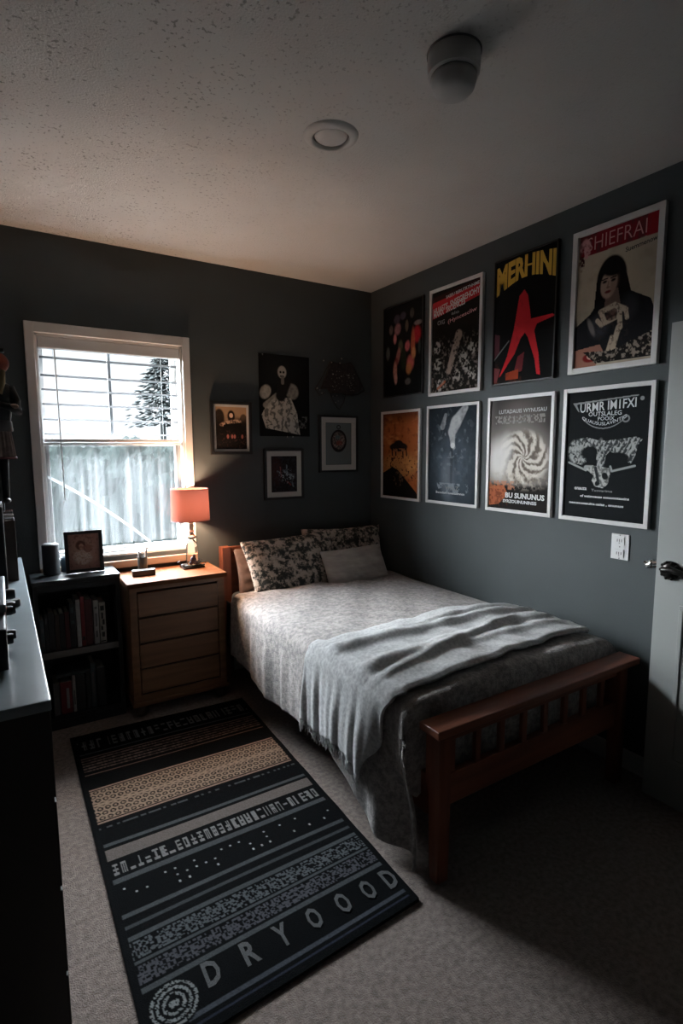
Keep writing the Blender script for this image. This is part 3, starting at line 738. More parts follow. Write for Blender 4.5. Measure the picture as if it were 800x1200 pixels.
# back wall pictures
def art_band():
    P = Paint(.2, .26, 90, '141110'); n = P.n(24, 30, 20); m = P.n(7, 9, 21)
    P.mix((1-sst(.15, .45, P.d+.25*(m-.5)))*.9, 'b09070'); P.mix(P.ell(.12, .25, .16, .2)*.95, '17120f'); P.mix(P.ell(.9, .3, .12, .14)*.8, '201814')
    P.mix(P.ell(.5, .22, .12, .14), '241814'); P.mix(P.ell(.5, .20, .06, .055), 'd8b8a0'); P.mix(P.ell(.48, .38, .34, .07, -10)*sst(.3, .6, n), 'b89880')
    P.mix(P.poly([(.25, .42), (.8, .36), (.9, .6), (.2, .62)]), '120f0e')
    for x in (.38, .52, .60, .85): P.mix(P.ell(x, .70, .035, .05), 'a06058')
    P.mix(sst(.6, .75, n)*sst(.5, .6, P.d)*.4, '5c4038')
    return P
def art_ghost():
    P = Paint(.35, .5, 170, '0e1011'); n = P.n(26, 36, 22); m = P.n(9, 12, 23)
    P.mix(P.ell(.5, .2, .3, .2, 0, .9)*.3, '2a2e2e')
    dress = P.poly([(.30, .52), (.62, .52), (.74, .70), (.80, .98), (.12, .90), (.04, .74), (.14, .62)])
    P.mix(dress*.9, '6a6a66'); P.mix(dress*sst(.4, .62, .6*n+.4*np.abs(np.sin(P.u*22+m*6))), 'b8b4aa')
    P.mix(P.ell(.12, .46, .10, .09, 30)*(.4+.8*n), 'aaa69c'); P.mix(P.ell(.64, .44, .13, .10, -30)*(.3+.8*n), '9c988e')
    P.mix(P.seg(.12, .62, .34, .50, .05)*(.4+.6*n), '9c988e'); P.mix(P.seg(.5, .34, .42, .5, .12, .1), '1c1c1c')
    P.mix(P.ell(.45, .21, .085, .075), 'a8a49a'); P.mix(P.ell(.42, .21, .02, .015), '181818'); P.mix(P.ell(.48, .21, .02, .015), '181818'); P.mix(P.seg(.42, .26, .48, .26, .012), '222222'); P.mix(P.seg(.46, .28, .46, .34, .03), '706c66')
    P.mix(P.rect(.78, .95, .75, .9)*sst(.5, .65, n)*.6, '80807c')
    return P
def art_scrawl():
    P = Paint(.2, .25, 90, '231f22'); n = P.n(16, 20, 24); m = P.n(30, 36, 25)
    P.mix(P.ell(.2, .4, .2, .35, 0, .6)*.5, '4c2c2a'); P.mix(sst(.5, .7, n)*.4, '3c4048')
    for s_, c in [((.25, .42, .45, .55, .03), '8c98a0'), ((.6, .25, .62, .75, .02), '80909a'), ((.5, .4, .9, .6, .03), '8ea0a8'), ((.7, .5, .85, .85, .03), '707c84'), ((.35, .3, .4, .6, .02), '9c6060'), ((.6, .7, .75, .8, .03), '8c4440')]:
        P.mix(P.seg(*s_)*sst(.35, .6, m), c)
    P.mix(P.ell(.6, .55, .3, .2)*sst(.62, .7, m), 'a8b4b8')
    return P
def art_pendant():
    P = Paint(.2, .28, 90, '6c7476'); n = P.n(30, 36, 26)
    P.mix(P.ell(.5, .43, .31, .27, 0, .04), '1d1a1c'); P.mix(P.ell(.5, .42, .24, .2, 0, .05)*.9, '4a4644'); P.mix(P.ell(.5, .42, .24, .2)*sst(.45, .6, n), '8c7c74')
    P.mix(P.ell(.52, .48, .12, .06)*.6, '8a4038'); P.mix(P.ell(.5, .10, .08, .05)-P.ell(.5, .10, .05, .03), '1d1a1c'); P.mix(P.ell(.46, .34, .1, .05)*.6, '4c7074')
    P.mix(P.rect(0, .02, 0, 1)+P.rect(.98, 1, 0, 1)+P.rect(0, 1, 0, .015)+P.rect(0, 1, .985, 1), '3c4244')
    return P
G2 = 'pictures on the window wall'
picture('framed_picture', 'picture', 'small black framed photo of a band beside the window above the lamp', 'B', 1.058, 1.350, .258, .314, .018, .022, frame_black, art_band(), matw=.014, group=G2)
t = picture('wall_poster', 'poster', 'dark unframed poster of a seated pale figure in a full dress', 'B', 1.374, 1.462, .352, .504, 0, .004, frame_black, art_ghost(), group=G2)
for x in (1.400, 1.56, 1.60):
    z = 1.957 if x < 1.5 else 1.458
    bm = bmesh.new(); ball(bm, (x, BY-.008, z), .006, n=8, m=6)
    obj('pin', bm, chrome, t)
picture('framed_picture', 'picture', 'black framed print with a wide white mat below the pale figure poster', 'B', 1.394, 1.060, .278, .325, .016, .022, frame_black, art_scrawl(), matw=.032, group=G2)
picture('framed_picture', 'picture', 'black framed print of a dark round pendant nearest the corner', 'B', 1.792, 1.225, .304, .380, .014, .022, frame_black, art_pendant(), matw=.036, group=G2)

# dark glittering wall ornament
wo_ = thing('wall_ornament', 'dark beaded wall hanging above the pendant picture', 'wall ornament', (1.95, BY, 1.64))
fab = mat('dark_plum_cloth', (.035, .027, .028), .7, noise=.5, nscale=40, bump=.6, bscale=90)
bm = bmesh.new()
pts = [(1.80, 1.77), (1.86, 1.88), (1.88, 1.955), (1.93, 1.94), (1.98, 1.945), (2.04, 1.96), (2.07, 1.90), (2.13, 1.80), (2.11, 1.77), (2.07, 1.765), (2.06, 1.735), (2.01, 1.74), (1.95, 1.755), (1.88, 1.745), (1.86, 1.78)]
poly_prism(bm, [(x, BY-.006, z) for x, z in pts], (0, -.022, 0))
bmesh.ops.bevel(bm, geom=bm.edges[:], offset=.005, segments=2, affect='EDGES')
obj('cloth_body', bm, fab, wo_)
ro = random.Random(5)
strs = [[(1.88, 1.75), (1.90, 1.70), (1.935, 1.655), (1.95, 1.645)], [(2.0, 1.745), (1.985, 1.69), (1.95, 1.645)], [(1.88, 1.95), (1.80, 1.82), (1.765, 1.77)], [(1.765, 1.77), (1.80, 1.73), (1.84, 1.75)], [(2.05, 1.955), (2.12, 1.84), (2.155, 1.78)], [(2.155, 1.78), (2.10, 1.75), (2.06, 1.74)]]
for s_ in strs:
    obj('strand', tube(bmesh.new(), [(x, BY-.012, z) for x, z in s_], .003, 6), fab, wo_)
bead_m = mat('glass_bead', (.32, .30, .27), .15, spec=1)
bm = bmesh.new()
for x, z in [(1.83, 1.955), (1.88, 1.945), (1.945, 1.945), (1.957, 1.975), (1.85, 1.83), (1.89, 1.87), (1.92, 1.89), (1.955, 1.86), (2.01, 1.87), (2.015, 1.855), (1.78, 1.775), (1.80, 1.765), (1.815, 1.745), (1.90, 1.73), (1.93, 1.735), (1.92, 1.69), (1.94, 1.70), (2.03, 1.82), (2.02, 1.80)]:
    ball(bm, (x, BY-.032 if 1.86 < x < 2.05 and z > 1.76 else BY-.014, z), ro.uniform(.003, .006), n=8, m=6)
for q in range(50):
    ball(bm, (ro.uniform(1.88, 2.06), BY-.029, ro.uniform(1.77, 1.90)), ro.uniform(.0015, .003), n=6, m=4)
o = obj('beads', bm, bead_m, wo_, smooth=True); o['kind'] = 'stuff'

# ------------------------------------------------------------------ rug
def rug():
    W, L = .83, 1.60
    P = Paint(W, L, 260, '0b0d0f')
    y = 2.735-P.d*L
    xs = P.u*W
    rs = np.random.RandomState(3)
    def band(a, b_): return ((y <= a) & (y >= b_)).astype(float)
    def cells(nx, nz, a, b_, seed, thr=.5):
        r = np.random.RandomState(seed).rand(nz+1, nx+1)
        i = np.clip((P.u*nx).astype(int), 0, nx); j = np.clip(((a-y)/(a-b_)*nz), 0, nz-.01).astype(int)
        return (r[j, i] > thr).astype(float)
    inner = ((P.u > .025) & (P.u < .975)).astype(float)
    lt, md, br = '6f6c69', '464a4c', '6a5850'
    def line(a, b_, c, k=1): P.mix(band(a, b_)*inner*k, c)
    def glyphs(a, b_, n, c, seed, k=1):
        # blocky glyphs: each cell a small stroke pattern
        fu = (P.u*n) % 1; cu = (P.u*n).astype(int); fv = np.clip((a-y)/(a-b_), 0, 1)
        rr = np.random.RandomState(seed).rand(n+1, 6) > .45; rr = rr[np.clip(cu, 0, n)]
        s_ = ((fu > .15) & (fu < .32) & rr[..., 0]) | ((fu > .62) & (fu < .8) & rr[..., 1]) | ((fu > .38) & (fu < .55) & rr[..., 5])
        s_ = s_ | (((fv < .2) & rr[..., 2]) | ((fv > .8) & rr[..., 3]) | ((abs(fv-.5) < .1) & rr[..., 4])) & (fu > .15) & (fu < .8)
        P.mix(band(a, b_)*inner*s_.astype(float)*k, c)
    glyphs(2.665, 2.585, 26, '5c5f60', 2); 
    line(2.555, 2.545, md); line(2.515, 2.505, br)
    for k in range(5): P.mix(band(2.495-k*.022, 2.484-k*.022)*inner*(.5+.5*cells(120, 1, 1, 0, 10+k)), br)
    line(2.375, 2.368, br)
    # lace band
    line(2.26, 2.25, '8a7468')
    P.mix(band(2.245, 2.045)*inner*.95, '94806f')
    hx = (P.u*30); hy = (2.245-y)/.2*7
    ox = np.floor(hy) % 2*.5
    cx = (hx+ox) % 1-.5; cy = hy % 1-.5
    dd = np.hypot(cx*1.0, cy*.95)
    P.mix(band(2.24, 2.05)*inner*((dd > .18) & (dd < .40)).astype(float)*(.75+.25*cells(200, 40, 2.245, 2.045, 5)), '17181a')
    P.mix(band(2.152, 2.138)*inner*.9, '94806f')
    line(2.04, 2.03, '8a7468'); P.mix(band(2.005, 1.995)*inner*cells(90, 1, 1, 0, 6), md)
    line(1.907, 1.893, md); line(1.877, 1.822, '66605c')
    glyphs(1.80, 1.745, 32, '787878', 8); line(1.728, 1.705, md)
    P.mix(band(1.69, 1.60)*inner*((np.abs((P.u*26) % 1-.5) < .1) & (np.abs(((1.69-y)/.09*3) % 1-.5) < .12)).astype(float)*cells(26, 3, 1.69, 1.60, 12, .55), 'a0a4a4')
    line(1.578, 1.562, md); line(1.532, 1.520, '3c4042'); line(1.493, 1.475, md)
    P.mix(band(1.468, 1.412)*inner*cells(170, 11, 1.468, 1.412, 13, .5), '53575a'); line(1.405, 1.395, md)
    P.mix(band(1.388, 1.335)*inner*cells(160, 10, 1.388, 1.335, 14, .45), '4a4b50'); line(1.325, 1.308, md)
    X = xs-.085; Y = y-1.243; r = np.hypot(X, Y)
    ring = ((r > .052) & (r < .060)) | ((r > .038) & (r < .046)) | ((r > .022) & (r < .030)) | (r < .012)
    line(1.192, 1.178, '42464c'); line(1.165, 1.158, '2a2e38')
    P.mix((r < .066).astype(float), '0b0d0f'); P.mix(ring.astype(float)*cells(230, 440, 2.735, 1.135, 15, .25), '7c8080')
    P.mix(1-inner, '0c0e10')
    P.mix((P.d < .008).astype(float)+(P.d > .992), '0c0e10')
    # weave irregularity
    P.img *= .84*(.80+.40*np.random.RandomState(1).rand(P.ny, P.nx))[..., None]
    return P
rg = thing('area_rug', 'black patterned rug with grey stripes and woven lettering beside the bed', 'rug', (.61, 1.93, 0))
def rugpt(u, d, z=.012):
    xl_, xr = .197, 1.05+(1.0-1.05)*d
    yt = 2.755+(2.712-2.755)*u; yb = 1.12+(1.15-1.12)*u
    return (xl_+(xr-xl_)*u, yt+(yb-yt)*d, z+.0012*math.sin(d*40+u*6))
bm = bmesh.new()
poly_prism(bm, [Vector(rugpt(u, d, .0)) for u, d in ((0, 0), (1, 0), (1, 1), (0, 1))], (0, 0, .009))
obj('rug_base', bm, mat('rug_binding', (.007, .008, .009), .95, bump=.6, bscale=400), rg)
painted('rug_pile', rug(), lambda u, d: rugpt(u, d), woven_m, rg)
lt_m = mat('woven_grey_yarn', (.082, .086, .088), .95, noise=.4, nscale=300, bump=.8, bscale=500)
for ch, cx in zip('DRYOOOD', (.385, .492, .590, .693, .793, .885, .968)):
    cy = 1.262
    obj('woven_letter', text_bm(ch, lambda x, y, n: (x, y, .0138+n), cx-.021, cx+.021, cy-.040, cy+.036, .03, None, .0004), lt_m, rg, recalc=False)

# ------------------------------------------------------------------ bed
bed = thing('bed_frame', 'cherry wood bed frame with slatted footboard', 'bed', (1.62, 2.1, 0))
# head posts, rails
for x0 in (1.082, 2.120):
    obj('headboard_post', B(x0, x0+.055, 3.05, 3.112, 0, .80, bev=.004), wood_z, bed)
obj('headboard_rail', B(1.137, 2.120, 3.062, 3.100, .752, .797, bev=.004), wood_x, bed)
obj('headboard_panel', B(1.137, 2.120, 3.074, 3.090, .30, .752), wood_x, bed)
# foot posts: wide top, tapered lower leg
def fpost(x0, x1, sgn):
    y0, y1 = 1.162, 1.232
    prof = [(y0, 0), (y0+.022, .0)]
    pts = [(y0+.000, .50), (y1, .50), (y1, .335), (y1-.008, .315), (y1-.022, .285), (y1-.024, 0), (y0+.002, 0), (y0, .285)]
    bm = bmesh.new(); poly_prism(bm, [(x0, a, z) for a, z in pts], (x1-x0, 0, 0))
    bmesh.ops.bevel(bm, geom=bm.edges[:], offset=.0035, segments=2, affect='EDGES')
    return bm
obj('footboard_post', fpost(1.088, 1.134, 1), wood_z, bed)
obj('footboard_post', fpost(2.060, 2.106, 1), wood_z, bed)
obj('footboard_cap', B(1.068, 2.168, 1.150, 1.240, .499, .526, bev=.005, seg=3), wood_x, bed)
obj('footboard_top_rail', B(1.134, 2.060, 1.182, 1.206, .462, .499, bev=.003), wood_x, bed)
obj('footboard_rail', B(1.134, 2.060, 1.182, 1.210, .245, .350, bev=.003), wood_x, bed)
for k in range(8):
    x = 1.163+k*.1155
    obj('footboard_slat', B(x-.012, x+.012, 1.186, 1.202, .348, .464, bev=.002), wood_z, bed)
for x0 in (1.098, 2.084): obj('side_rail', B(x0, x0+.022, 1.232, 3.05, .20, .34, bev=.003), wood_bed, bed)
obj('slat_base', B(1.12, 2.084, 1.24, 3.05, .26, .29), wood_bed, bed)

def rbox(bm, x0, x1, y0, y1, z0, z1, r): return box(bm, x0, x1, y0, y1, z0, z1, bev=r, seg=5)
mt_m = mat('dark_mattress_fabric', (.035, .042, .05), .9, noise=.2, nscale=50, bump=.3, bscale=300)
tag(obj('mattress', rbox(bmesh.new(), 1.115, 2.10, 1.27, 3.04, .29, .535, .05), mt_m, smooth=True), 'dark sheeted mattress under the comforter', 'mattress')

# cloth-over-box surface
XL, XR, YF, ZT, RD = 1.085, 2.115, 1.295, .575, .055
def roll_(d, r=RD):
    """distance past the edge -> (outward, down)"""
    if d <= 0: return 0., 0.
    q = r*PI/2
    if d < q: return r*math.sin(d/r), r*(1-math.cos(d/r))
    return r, r+(d-q)
rng = np.random.RandomState(12)
PH = rng.rand(20)*6.28
def fold(s, seed=0):
    return (math.sin(s*19+PH[seed])+.7*math.sin(s*37+PH[seed+1])+.45*math.sin(s*71+PH[seed+2])+.35*math.sin(s*7+PH[seed+3]))/2.2
def sm(a, b_, x):
    t = max(0, min(1, (x-a)/(b_-a))); return t*t*(3-2*t)
def drape(a, b_, off=0., rid=None, foldk=1.):
    """a: distance across, 0 at the wall edge .. growing to the room side; b: distance along from the head (world y = 2.80 - b)"""
    W = XR-XL; y = 2.80-b_
    da = a-W; dr_ = -a; db = YF-y
    ox, dz = roll_(da); orx, drz = roll_(dr_); oy, dzf = roll_(db, .05)
    x = XR-a if 0 <= a <= W else (XL-ox if da > 0 else XR+orx)
    yy = y if db <= 0 else YF-oy
    z = ZT - dz - drz - dzf
    # crown and soft lumps on the top
    t = max(0, min(1, a/W))
    top = math.sin(PI*t)**.6 if 0 < t < 1 else 0
    z += .028*top*sm(0, .2, b_)
    z += .006*math.sin(x*9+y*5+1)*top+.004*math.sin(x*23-y*17)*top + .003*math.sin(x*41+y*33)*top
    z += .010*sm(2.55, 2.75, y)
    # hanging folds on the room side
    hang = sm(.0, .30, da)
    foot = sm(1.95, 1.30, y)
    if da > 0:
        x -= foldk*hang*(.012+.020*foot)*fold(y*(1+.4*foot), 0)+.012*hang
        yy += hang*.010*fold(y+.3, 4)
    elif da > -.35:
        z += foldk*sm(-.35, 0, da)*(.003+.004*foot)*fold(y*(1+.4*foot), 0)
    x -= off*(1 if da > 0 else 0); z += off*(1 if da <= RD*.8 else .2)
    yy = max(yy, YF-.05) if db > 0 else yy
    if db > 0: yy += .006*math.sin(x*40)*sm(0, .15, db)
    return Vector((x, yy, z))
comf_m = mat('grey_comforter', (.38, .345, .325), .95, col2=(.19, .178, .175), nscale=44, detail=10, bump=.9, bscale=190, sheen=.15)
for n_ in comf_m.node_tree.nodes:
    if n_.type == 'TEX_NOISE' and n_.inputs['Scale'].default_value < 50: n_.inputs['Roughness'].default_value = .75
    if n_.type == 'VALTORGB': n_.color_ramp.elements[0].position = .42; n_.color_ramp.elements[1].position = .58
def hem(y):
    return .405+.015*math.sin(y*9)+.185*sm(1.64, 1.31, y)-.03*sm(2.3, 2.7, y)
cf = thing('comforter', 'grey comforter draped over the bed, its corner hanging by the footboard', 'comforter', (1.62, 2.0, .30))
bm = bmesh.new()
NB, NA = 260, 190
def comf(u, v):
    W = XR-XL
    y0_ = max(2.80-(.015+v*(2.80-YF+.34)), YF)
    da_ = -.10+u*(W+hem(y0_)+.10)-W
    b_ = .015+v*(2.80-YF+.34+(-.01-.34)*sm(.0, .16, da_))
    y = max(2.80-b_, YF)
    a = -.10+u*(W+hem(y)+.10)
    p = drape(a, b_)
    if a-W > .15 and y < 1.55:     # hanging corner gathers into long vertical pleats
        k = sm(.15, .5, a-W)*sm(1.55, 1.35, y)
        p.x -= .024*k*math.sin(y*44+2.2)-.020*k
        p.y -= .060*sm(.18, .42, a-W)*sm(1.55, 1.28, y)
    if p.y < 1.25 and a-W > .16: p.x = min(p.x, 1.072)
    if p.x < 1.14: p.y = max(p.y, 1.262-.075*sm(.14, .42, a-W))
    return p
grid(bm, NA, NB, comf)
co = obj('cover', bm, comf_m, cf, smooth=True)
md_ = co.modifiers.new('thick', 'SOLIDIFY'); md_.thickness = .010; md_.offset = -1
# dark underside band at the head end of the comforter
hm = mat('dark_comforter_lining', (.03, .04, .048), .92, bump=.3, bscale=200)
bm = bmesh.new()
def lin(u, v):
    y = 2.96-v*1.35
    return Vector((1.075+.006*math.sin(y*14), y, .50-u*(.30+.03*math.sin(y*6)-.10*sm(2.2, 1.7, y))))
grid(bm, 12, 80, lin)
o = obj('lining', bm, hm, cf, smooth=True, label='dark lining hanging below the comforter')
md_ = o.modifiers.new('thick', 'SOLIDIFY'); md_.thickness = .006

# fitted sheet strip at the head (pale) visible beside the pillows
# throw blanket
th_m = mat('pale_grey_throw', (.58, .585, .58), .95, col2=(.36, .365, .37), nscale=80, detail=8, bump=1, bscale=420, sheen=.5)
tb = thing('throw_blanket', 'pale grey fringed throw laid in folds across the foot of the bed', 'blanket', (1.6, 1.6, .3))
def throw_edge(a):
    """front (foot side) and back edges as world y for a given across distance"""
    t = a/(XR-XL)
    f = 1.335-.02*t+.015*math.sin(t*7) if t < 1 else 1.315+.16*(t-1)*2.2+.012*math.sin(t*30)
    bk = 1.79+.09*t+.03*math.sin(t*5) if t < 1 else 1.88+.05*(t-1)*2
    return f, bk
bm = bmesh.new()
def thr(u, v, o=.014):
    W = XR-XL
    a = .02+u*(W-.02+.345+.02*math.sin(v*7))
    f, bk = throw_edge(a)
    y = bk+(f-bk)*v
    p = drape(a, 2.80-y, o)
    t = max(0, min(1, a/W))
    on_top = sm(0, .1, t)*(1-sm(W-.02, W+.10, a))
    # long soft folds running across the bed
    for c0, amp, wd in ((.16+.10*t, .016, .045), (.36-.06*t, .022, .05), (.60+.05*t, .020, .06), (.80-.12*t, .014, .05), (.5+.3*t, .012, .03)):
        p.z += amp*math.exp(-((v-c0)/wd)**2)*(.25+.75*on_top)*(1 if a < W+.03 else 0.2)
    p.z += .010*sm(.0, .06, v)*(1-sm(.96, 1, v))
    k = sm(W+.03, W+.25, a)
    p.x -= k*(.004*math.sin(y*70+1)+.003*math.sin(y*113))+.006*k
    return p
grid(bm, 170, 110, thr)
to_ = obj('woven_cloth', bm, th_m, tb, smooth=True)
md_ = to_.modifiers.new('thick', 'SOLIDIFY'); md_.thickness = .009; md_.offset = 1
bm = bmesh.new(); rf = random.Random(8)
for k in range(90):
    v = (k+rf.uniform(.2, .8))/90
    p = thr(1, v); L = rf.uniform(.03, .055)
    pts = [p+Vector((-.004, 0, .004)), p+Vector((-.006+rf.uniform(-.004, .004), rf.uniform(-.006, .006), -L*.5)), p+Vector((-.004+rf.uniform(-.008, .008), rf.uniform(-.012, .012), -L))]
    tube(bm, pts, .003, 5, rads=[.0025, .003, .0015])
o = obj('fringe', bm, th_m, tb, smooth=True); o['kind'] = 'stuff'

# pillows
def pillow(w, h, t, nx=48, ny=36, seed=0, pinch=.05):
    """in its own plane: x width, z height, y thickness"""
    bm = bmesh.new(); rr = np.random.RandomState(seed); ph = rr.rand(6)*6
    fr, bk = [], []
    for j in range(ny+1):
        rf_, rb = [], []
        for i in range(nx+1):
            u = i/nx*2-1; v = j/ny*2-1
            e = ((1-abs(u)**2.6)*(1-abs(v)**2.6))
            e = max(e, 0)**.55
            px = u*w/2*(1-pinch*(1-v*v)*abs(u)**3); pz = v*h/2*(1-pinch*1.2*(1-u*u)*abs(v)**3)
            wr_ = (.004*math.sin(u*9+v*4+ph[0])+.003*math.sin(v*17-u*6+ph[1])+.003*math.sin(u*24+v*11+ph[2]))*e
            rf_.append((px, -t/2*e-wr_, pz)); rb.append((px, t/2*e*.8, pz))
        fr.append(rf_); bk.append(rb)
    V = {}
    for j in range(ny+1):
        for i in range(nx+1):
            a = bm.verts.new(fr[j][i]); edge = i in (0, nx) or j in (0, ny)
            V[(0, i, j)] = a; V[(1, i, j)] = a if edge else bm.verts.new(bk[j][i])
    for j in range(ny):
        for i in range(nx):
            bm.faces.new([V[(0, i, j)], V[(0, i+1, j)], V[(0, i+1, j+1)], V[(0, i, j+1)]])
            q = [V[(1, i, j)], V[(1, i, j+1)], V[(1, i+1, j+1)], V[(1, i+1, j)]]
            if len(set(q)) == 4: bm.faces.new(q)
    return bm
def place(bm, loc, rx, ry, rz):
    M = Matrix.Translation(loc) @ Matrix.Rotation(rz, 4, 'Z') @ Matrix.Rotation(rx, 4, 'X') @ Matrix.Rotation(ry, 4, 'Y')
    bmesh.ops.transform(bm, matrix=M, verts=bm.verts); return bm
leaf_m = mat('foliage_print_cotton', (.50, .43, .37), .9, col2=(.03, .035, .032), nscale=26, detail=9, bump=.25, bscale=300)
nt, b = nodes(leaf_m)
for n in nt.nodes:
    if n.type == 'VALTORGB':
        n.color_ramp.elements[0].position = .47; n.color_ramp.elements[1].position = .545
    if n.type == 'TEX_NOISE' and abs(n.inputs['Scale'].default_value-26) < .1: n.inputs['Roughness'].default_value = .72
plain_m = mat('taupe_linen', (.42, .375, .34), .92, col2=(.29, .26, .24), nscale=7, stretch=(1, 1, 5), detail=6, bump=.4, bscale=350)
back_m = mat('brown_pillow_cotton', (.15, .095, .075), .9, noise=.3, nscale=30, bump=.3, bscale=300)
tag(obj('pillow', place(pillow(.58, .34, .12, seed=3), (1.43, 2.985, .625), -.22, .0, 0), back_m, smooth=True), 'brown pillow hidden behind the large leaf patterned pillow', 'pillow')
tag(obj('pillow', place(pillow(.62, .40, .16, seed=1), (1.455, 2.83, .685), -.52, -.03, .04), leaf_m, smooth=True), 'large leaf patterned pillow leaning at the lamp side of the bed', 'pillow')
tag(obj('pillow', place(pillow(.60, .42, .15, seed=5), (1.885, 2.955, .665), -.24, .02, -.03), leaf_m, smooth=True), 'leaf patterned pillow behind the small plain cushion', 'pillow')
tag(obj('cushion', place(pillow(.43, .25, .12, seed=7, pinch=.03), (1.80, 2.70, .665), -.50, -.03, -.05), plain_m, smooth=True), 'small plain taupe cushion in front of the patterned pillows', 'cushion')

# ------------------------------------------------------------------ dresser
dz_ = thing('chest_of_drawers', 'light wood four drawer chest with bun feet under the lamp', 'chest of drawers', (.755, 2.96, 0))
X0, X1, Y0, Y1, ZD = .505, 1.000, 2.805, 3.118, .712
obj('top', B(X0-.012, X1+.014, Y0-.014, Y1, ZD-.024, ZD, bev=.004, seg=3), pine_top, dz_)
bm = bmesh.new()
box(bm, X0, X0+.02, Y0, Y1, .075, ZD-.024); box(bm, X1-.02, X1, Y0, Y1, .075, ZD-.024); box(bm, X0+.02, X1-.02, Y1-.01, Y1, .075, ZD-.024)
box(bm, X0+.02, X1-.02, Y0+.012, Y1-.01, .075, .095)
box(bm, X0+.02, X0+.036, Y0, Y0+.02, .075, ZD-.024); box(bm, X1-.036, X1-.02, Y0, Y0+.02, .075, ZD-.024)
box(bm, X0+.036, X1-.036, Y0, Y0+.02, ZD-.046, ZD-.024); box(bm, X0+.036, X1-.036, Y0, Y0+.02, .075, .118)
obj('body', bm, pine, dz_)
obj('inner_back', B(X0+.02, X1-.02, Y0+.05, Y0+.055, .10, ZD-.03), gap_m, dz_)
zs = [.122, .256, .392, .528, .662]
for a, b_ in zip(zs, zs[1:]):
    bm = B(X0+.039, X1-.039, Y0-.002, Y0+.03, a+.004, b_-.006, bev=.003)
    d = obj('drawer', bm, pine, dz_)
    obj('drawer_gap_shade', B(X0+.045, X1-.045, Y0-.001, Y0+.02, a-.001, a+.0055), gap_m, d)  # dark strip painted as the shade in the gap below each drawer
obj('base_molding', B(X0-.008, X1+.010, Y0-.010, Y1, .060, .082, bev=.004), pine, dz_)
for x in (X0+.035, X1-.030):
    for y in (Y0+.03, Y1-.035):
        obj('foot', lathe(bmesh.new(), [(.022, 0), (.034, .010), (.038, .026), (.034, .045), (.024, .056), (.026, .062)], (x, y, 0), 20), mat('dark_foot', (.04, .022, .014), .45), dz_, smooth=True)

# lamp
lp = thing('table_lamp', 'lit table lamp with a salmon drum shade and glass column', 'lamp', (LX, LY, ZD))
bm = bmesh.new()
box(bm, LX-.060, LX+.060, LY-.045, LY+.045, ZD, ZD+.012, bev=.004); box(bm, LX-.045, LX+.045, LY-.034, LY+.034, ZD+.012, ZD+.020, bev=.003)
for sx in (-1, 1):
    for sy in (-1, 1):
        tube(bm, [(LX+sx*.040, LY+sy*.030, ZD+.014), (LX+sx*.060, LY+sy*.038, ZD+.018), (LX+sx*.068, LY+sy*.041, ZD+.030), (LX+sx*.058, LY+sy*.038, ZD+.034)], .004, 8)
obj('base', bm, dark_metal, lp, smooth=False)
gm = bpy.data.materials.new('clear_glass'); gm.use_nodes = True; nt, b = nodes(gm)
b.inputs['Transmission Weight'].default_value = 1; b.inputs['Roughness'].default_value = .02; b.inputs['IOR'].default_value = 1.3; b.inputs['Base Color'].default_value = (.95, .93, .9, 1)
obj('glass_column', lathe(bmesh.new(), [(.030, .021), (.033, .03), (.032, .13), (.028, .145), (.015, .16), (.013, .17)], (LX, LY, ZD), 28), gm, lp, smooth=True)
bm = bmesh.new()
ball(bm, (LX-.003, LY-.036, ZD+.050), .017, 1, .6, 1.2); ball(bm, (LX+.010, LY-.037, ZD+.034), .014, 1.2, .6, .9); ball(bm, (LX-.014, LY-.036, ZD+.033), .012, 1, .6, 1); ball(bm, (LX+.002, LY-.037, ZD+.073), .009, 1, .6, 1.1)
tube(bm, [(LX+.014, LY-.037, ZD+.03), (LX+.030, LY-.036, ZD+.045), (LX+.026, LY-.036, ZD+.058)], .004, 8)
obj('figure_ornament', bm, mat('dark_plum_ceramic', (.02, .014, .03), .3), lp, smooth=True)
brass = mat('tarnished_silver', (.35, .32, .28), .28, metal=.9, noise=.3, nscale=80)
obj('collar', lathe(bmesh.new(), [(.016, .165), (.026, .170), (.027, .180), (.018, .188), (.014, .20), (.018, .208), (.013, .216), (.016, .24), (.012, .262), (.009, .285), (.006, .40)], (LX, LY, ZD), 24), brass, lp, smooth=True, autosmooth=50)
bm = bmesh.new(); ball(bm, (LX, LY, 1.072), .022, 1, 1, 1.25)
obj('bulb', bm, emis('warm_bulb_glass', (1, .72, .45), 4), lp, smooth=True)
bl.location = (LX, LY, 1.072)
R0, R1, S0, S1 = .106, .102, .985, 1.160
bm = lathe(bmesh.new(), [(R0, S0), (R1, S1)], (LX, LY, 0), 64, cap=False)
obj('lamp_shade', bm, shade_m, lp, smooth=True)
rim_m = mat('dark_rose_trim', (.12, .035, .035), .7)
for r, z in ((R0, S0), (R1, S1)):
    obj('shade_trim', lathe(bmesh.new(), [(r-.001, z-.0025), (r+.0015, z-.0025), (r+.0015, z+.0025), (r-.001, z+.0025), (r-.001, z-.0025)], (LX, LY, 0), 64, cap=False), rim_m, lp, smooth=False)
bm = bmesh.new()
for k in range(3):
    a = k*2*PI/3+.4; tube(bm, [(LX, LY, 1.140), (LX+R1*math.cos(a), LY+R1*math.sin(a), 1.150)], .0012, 6)
obj('spider', bm, brass, lp)

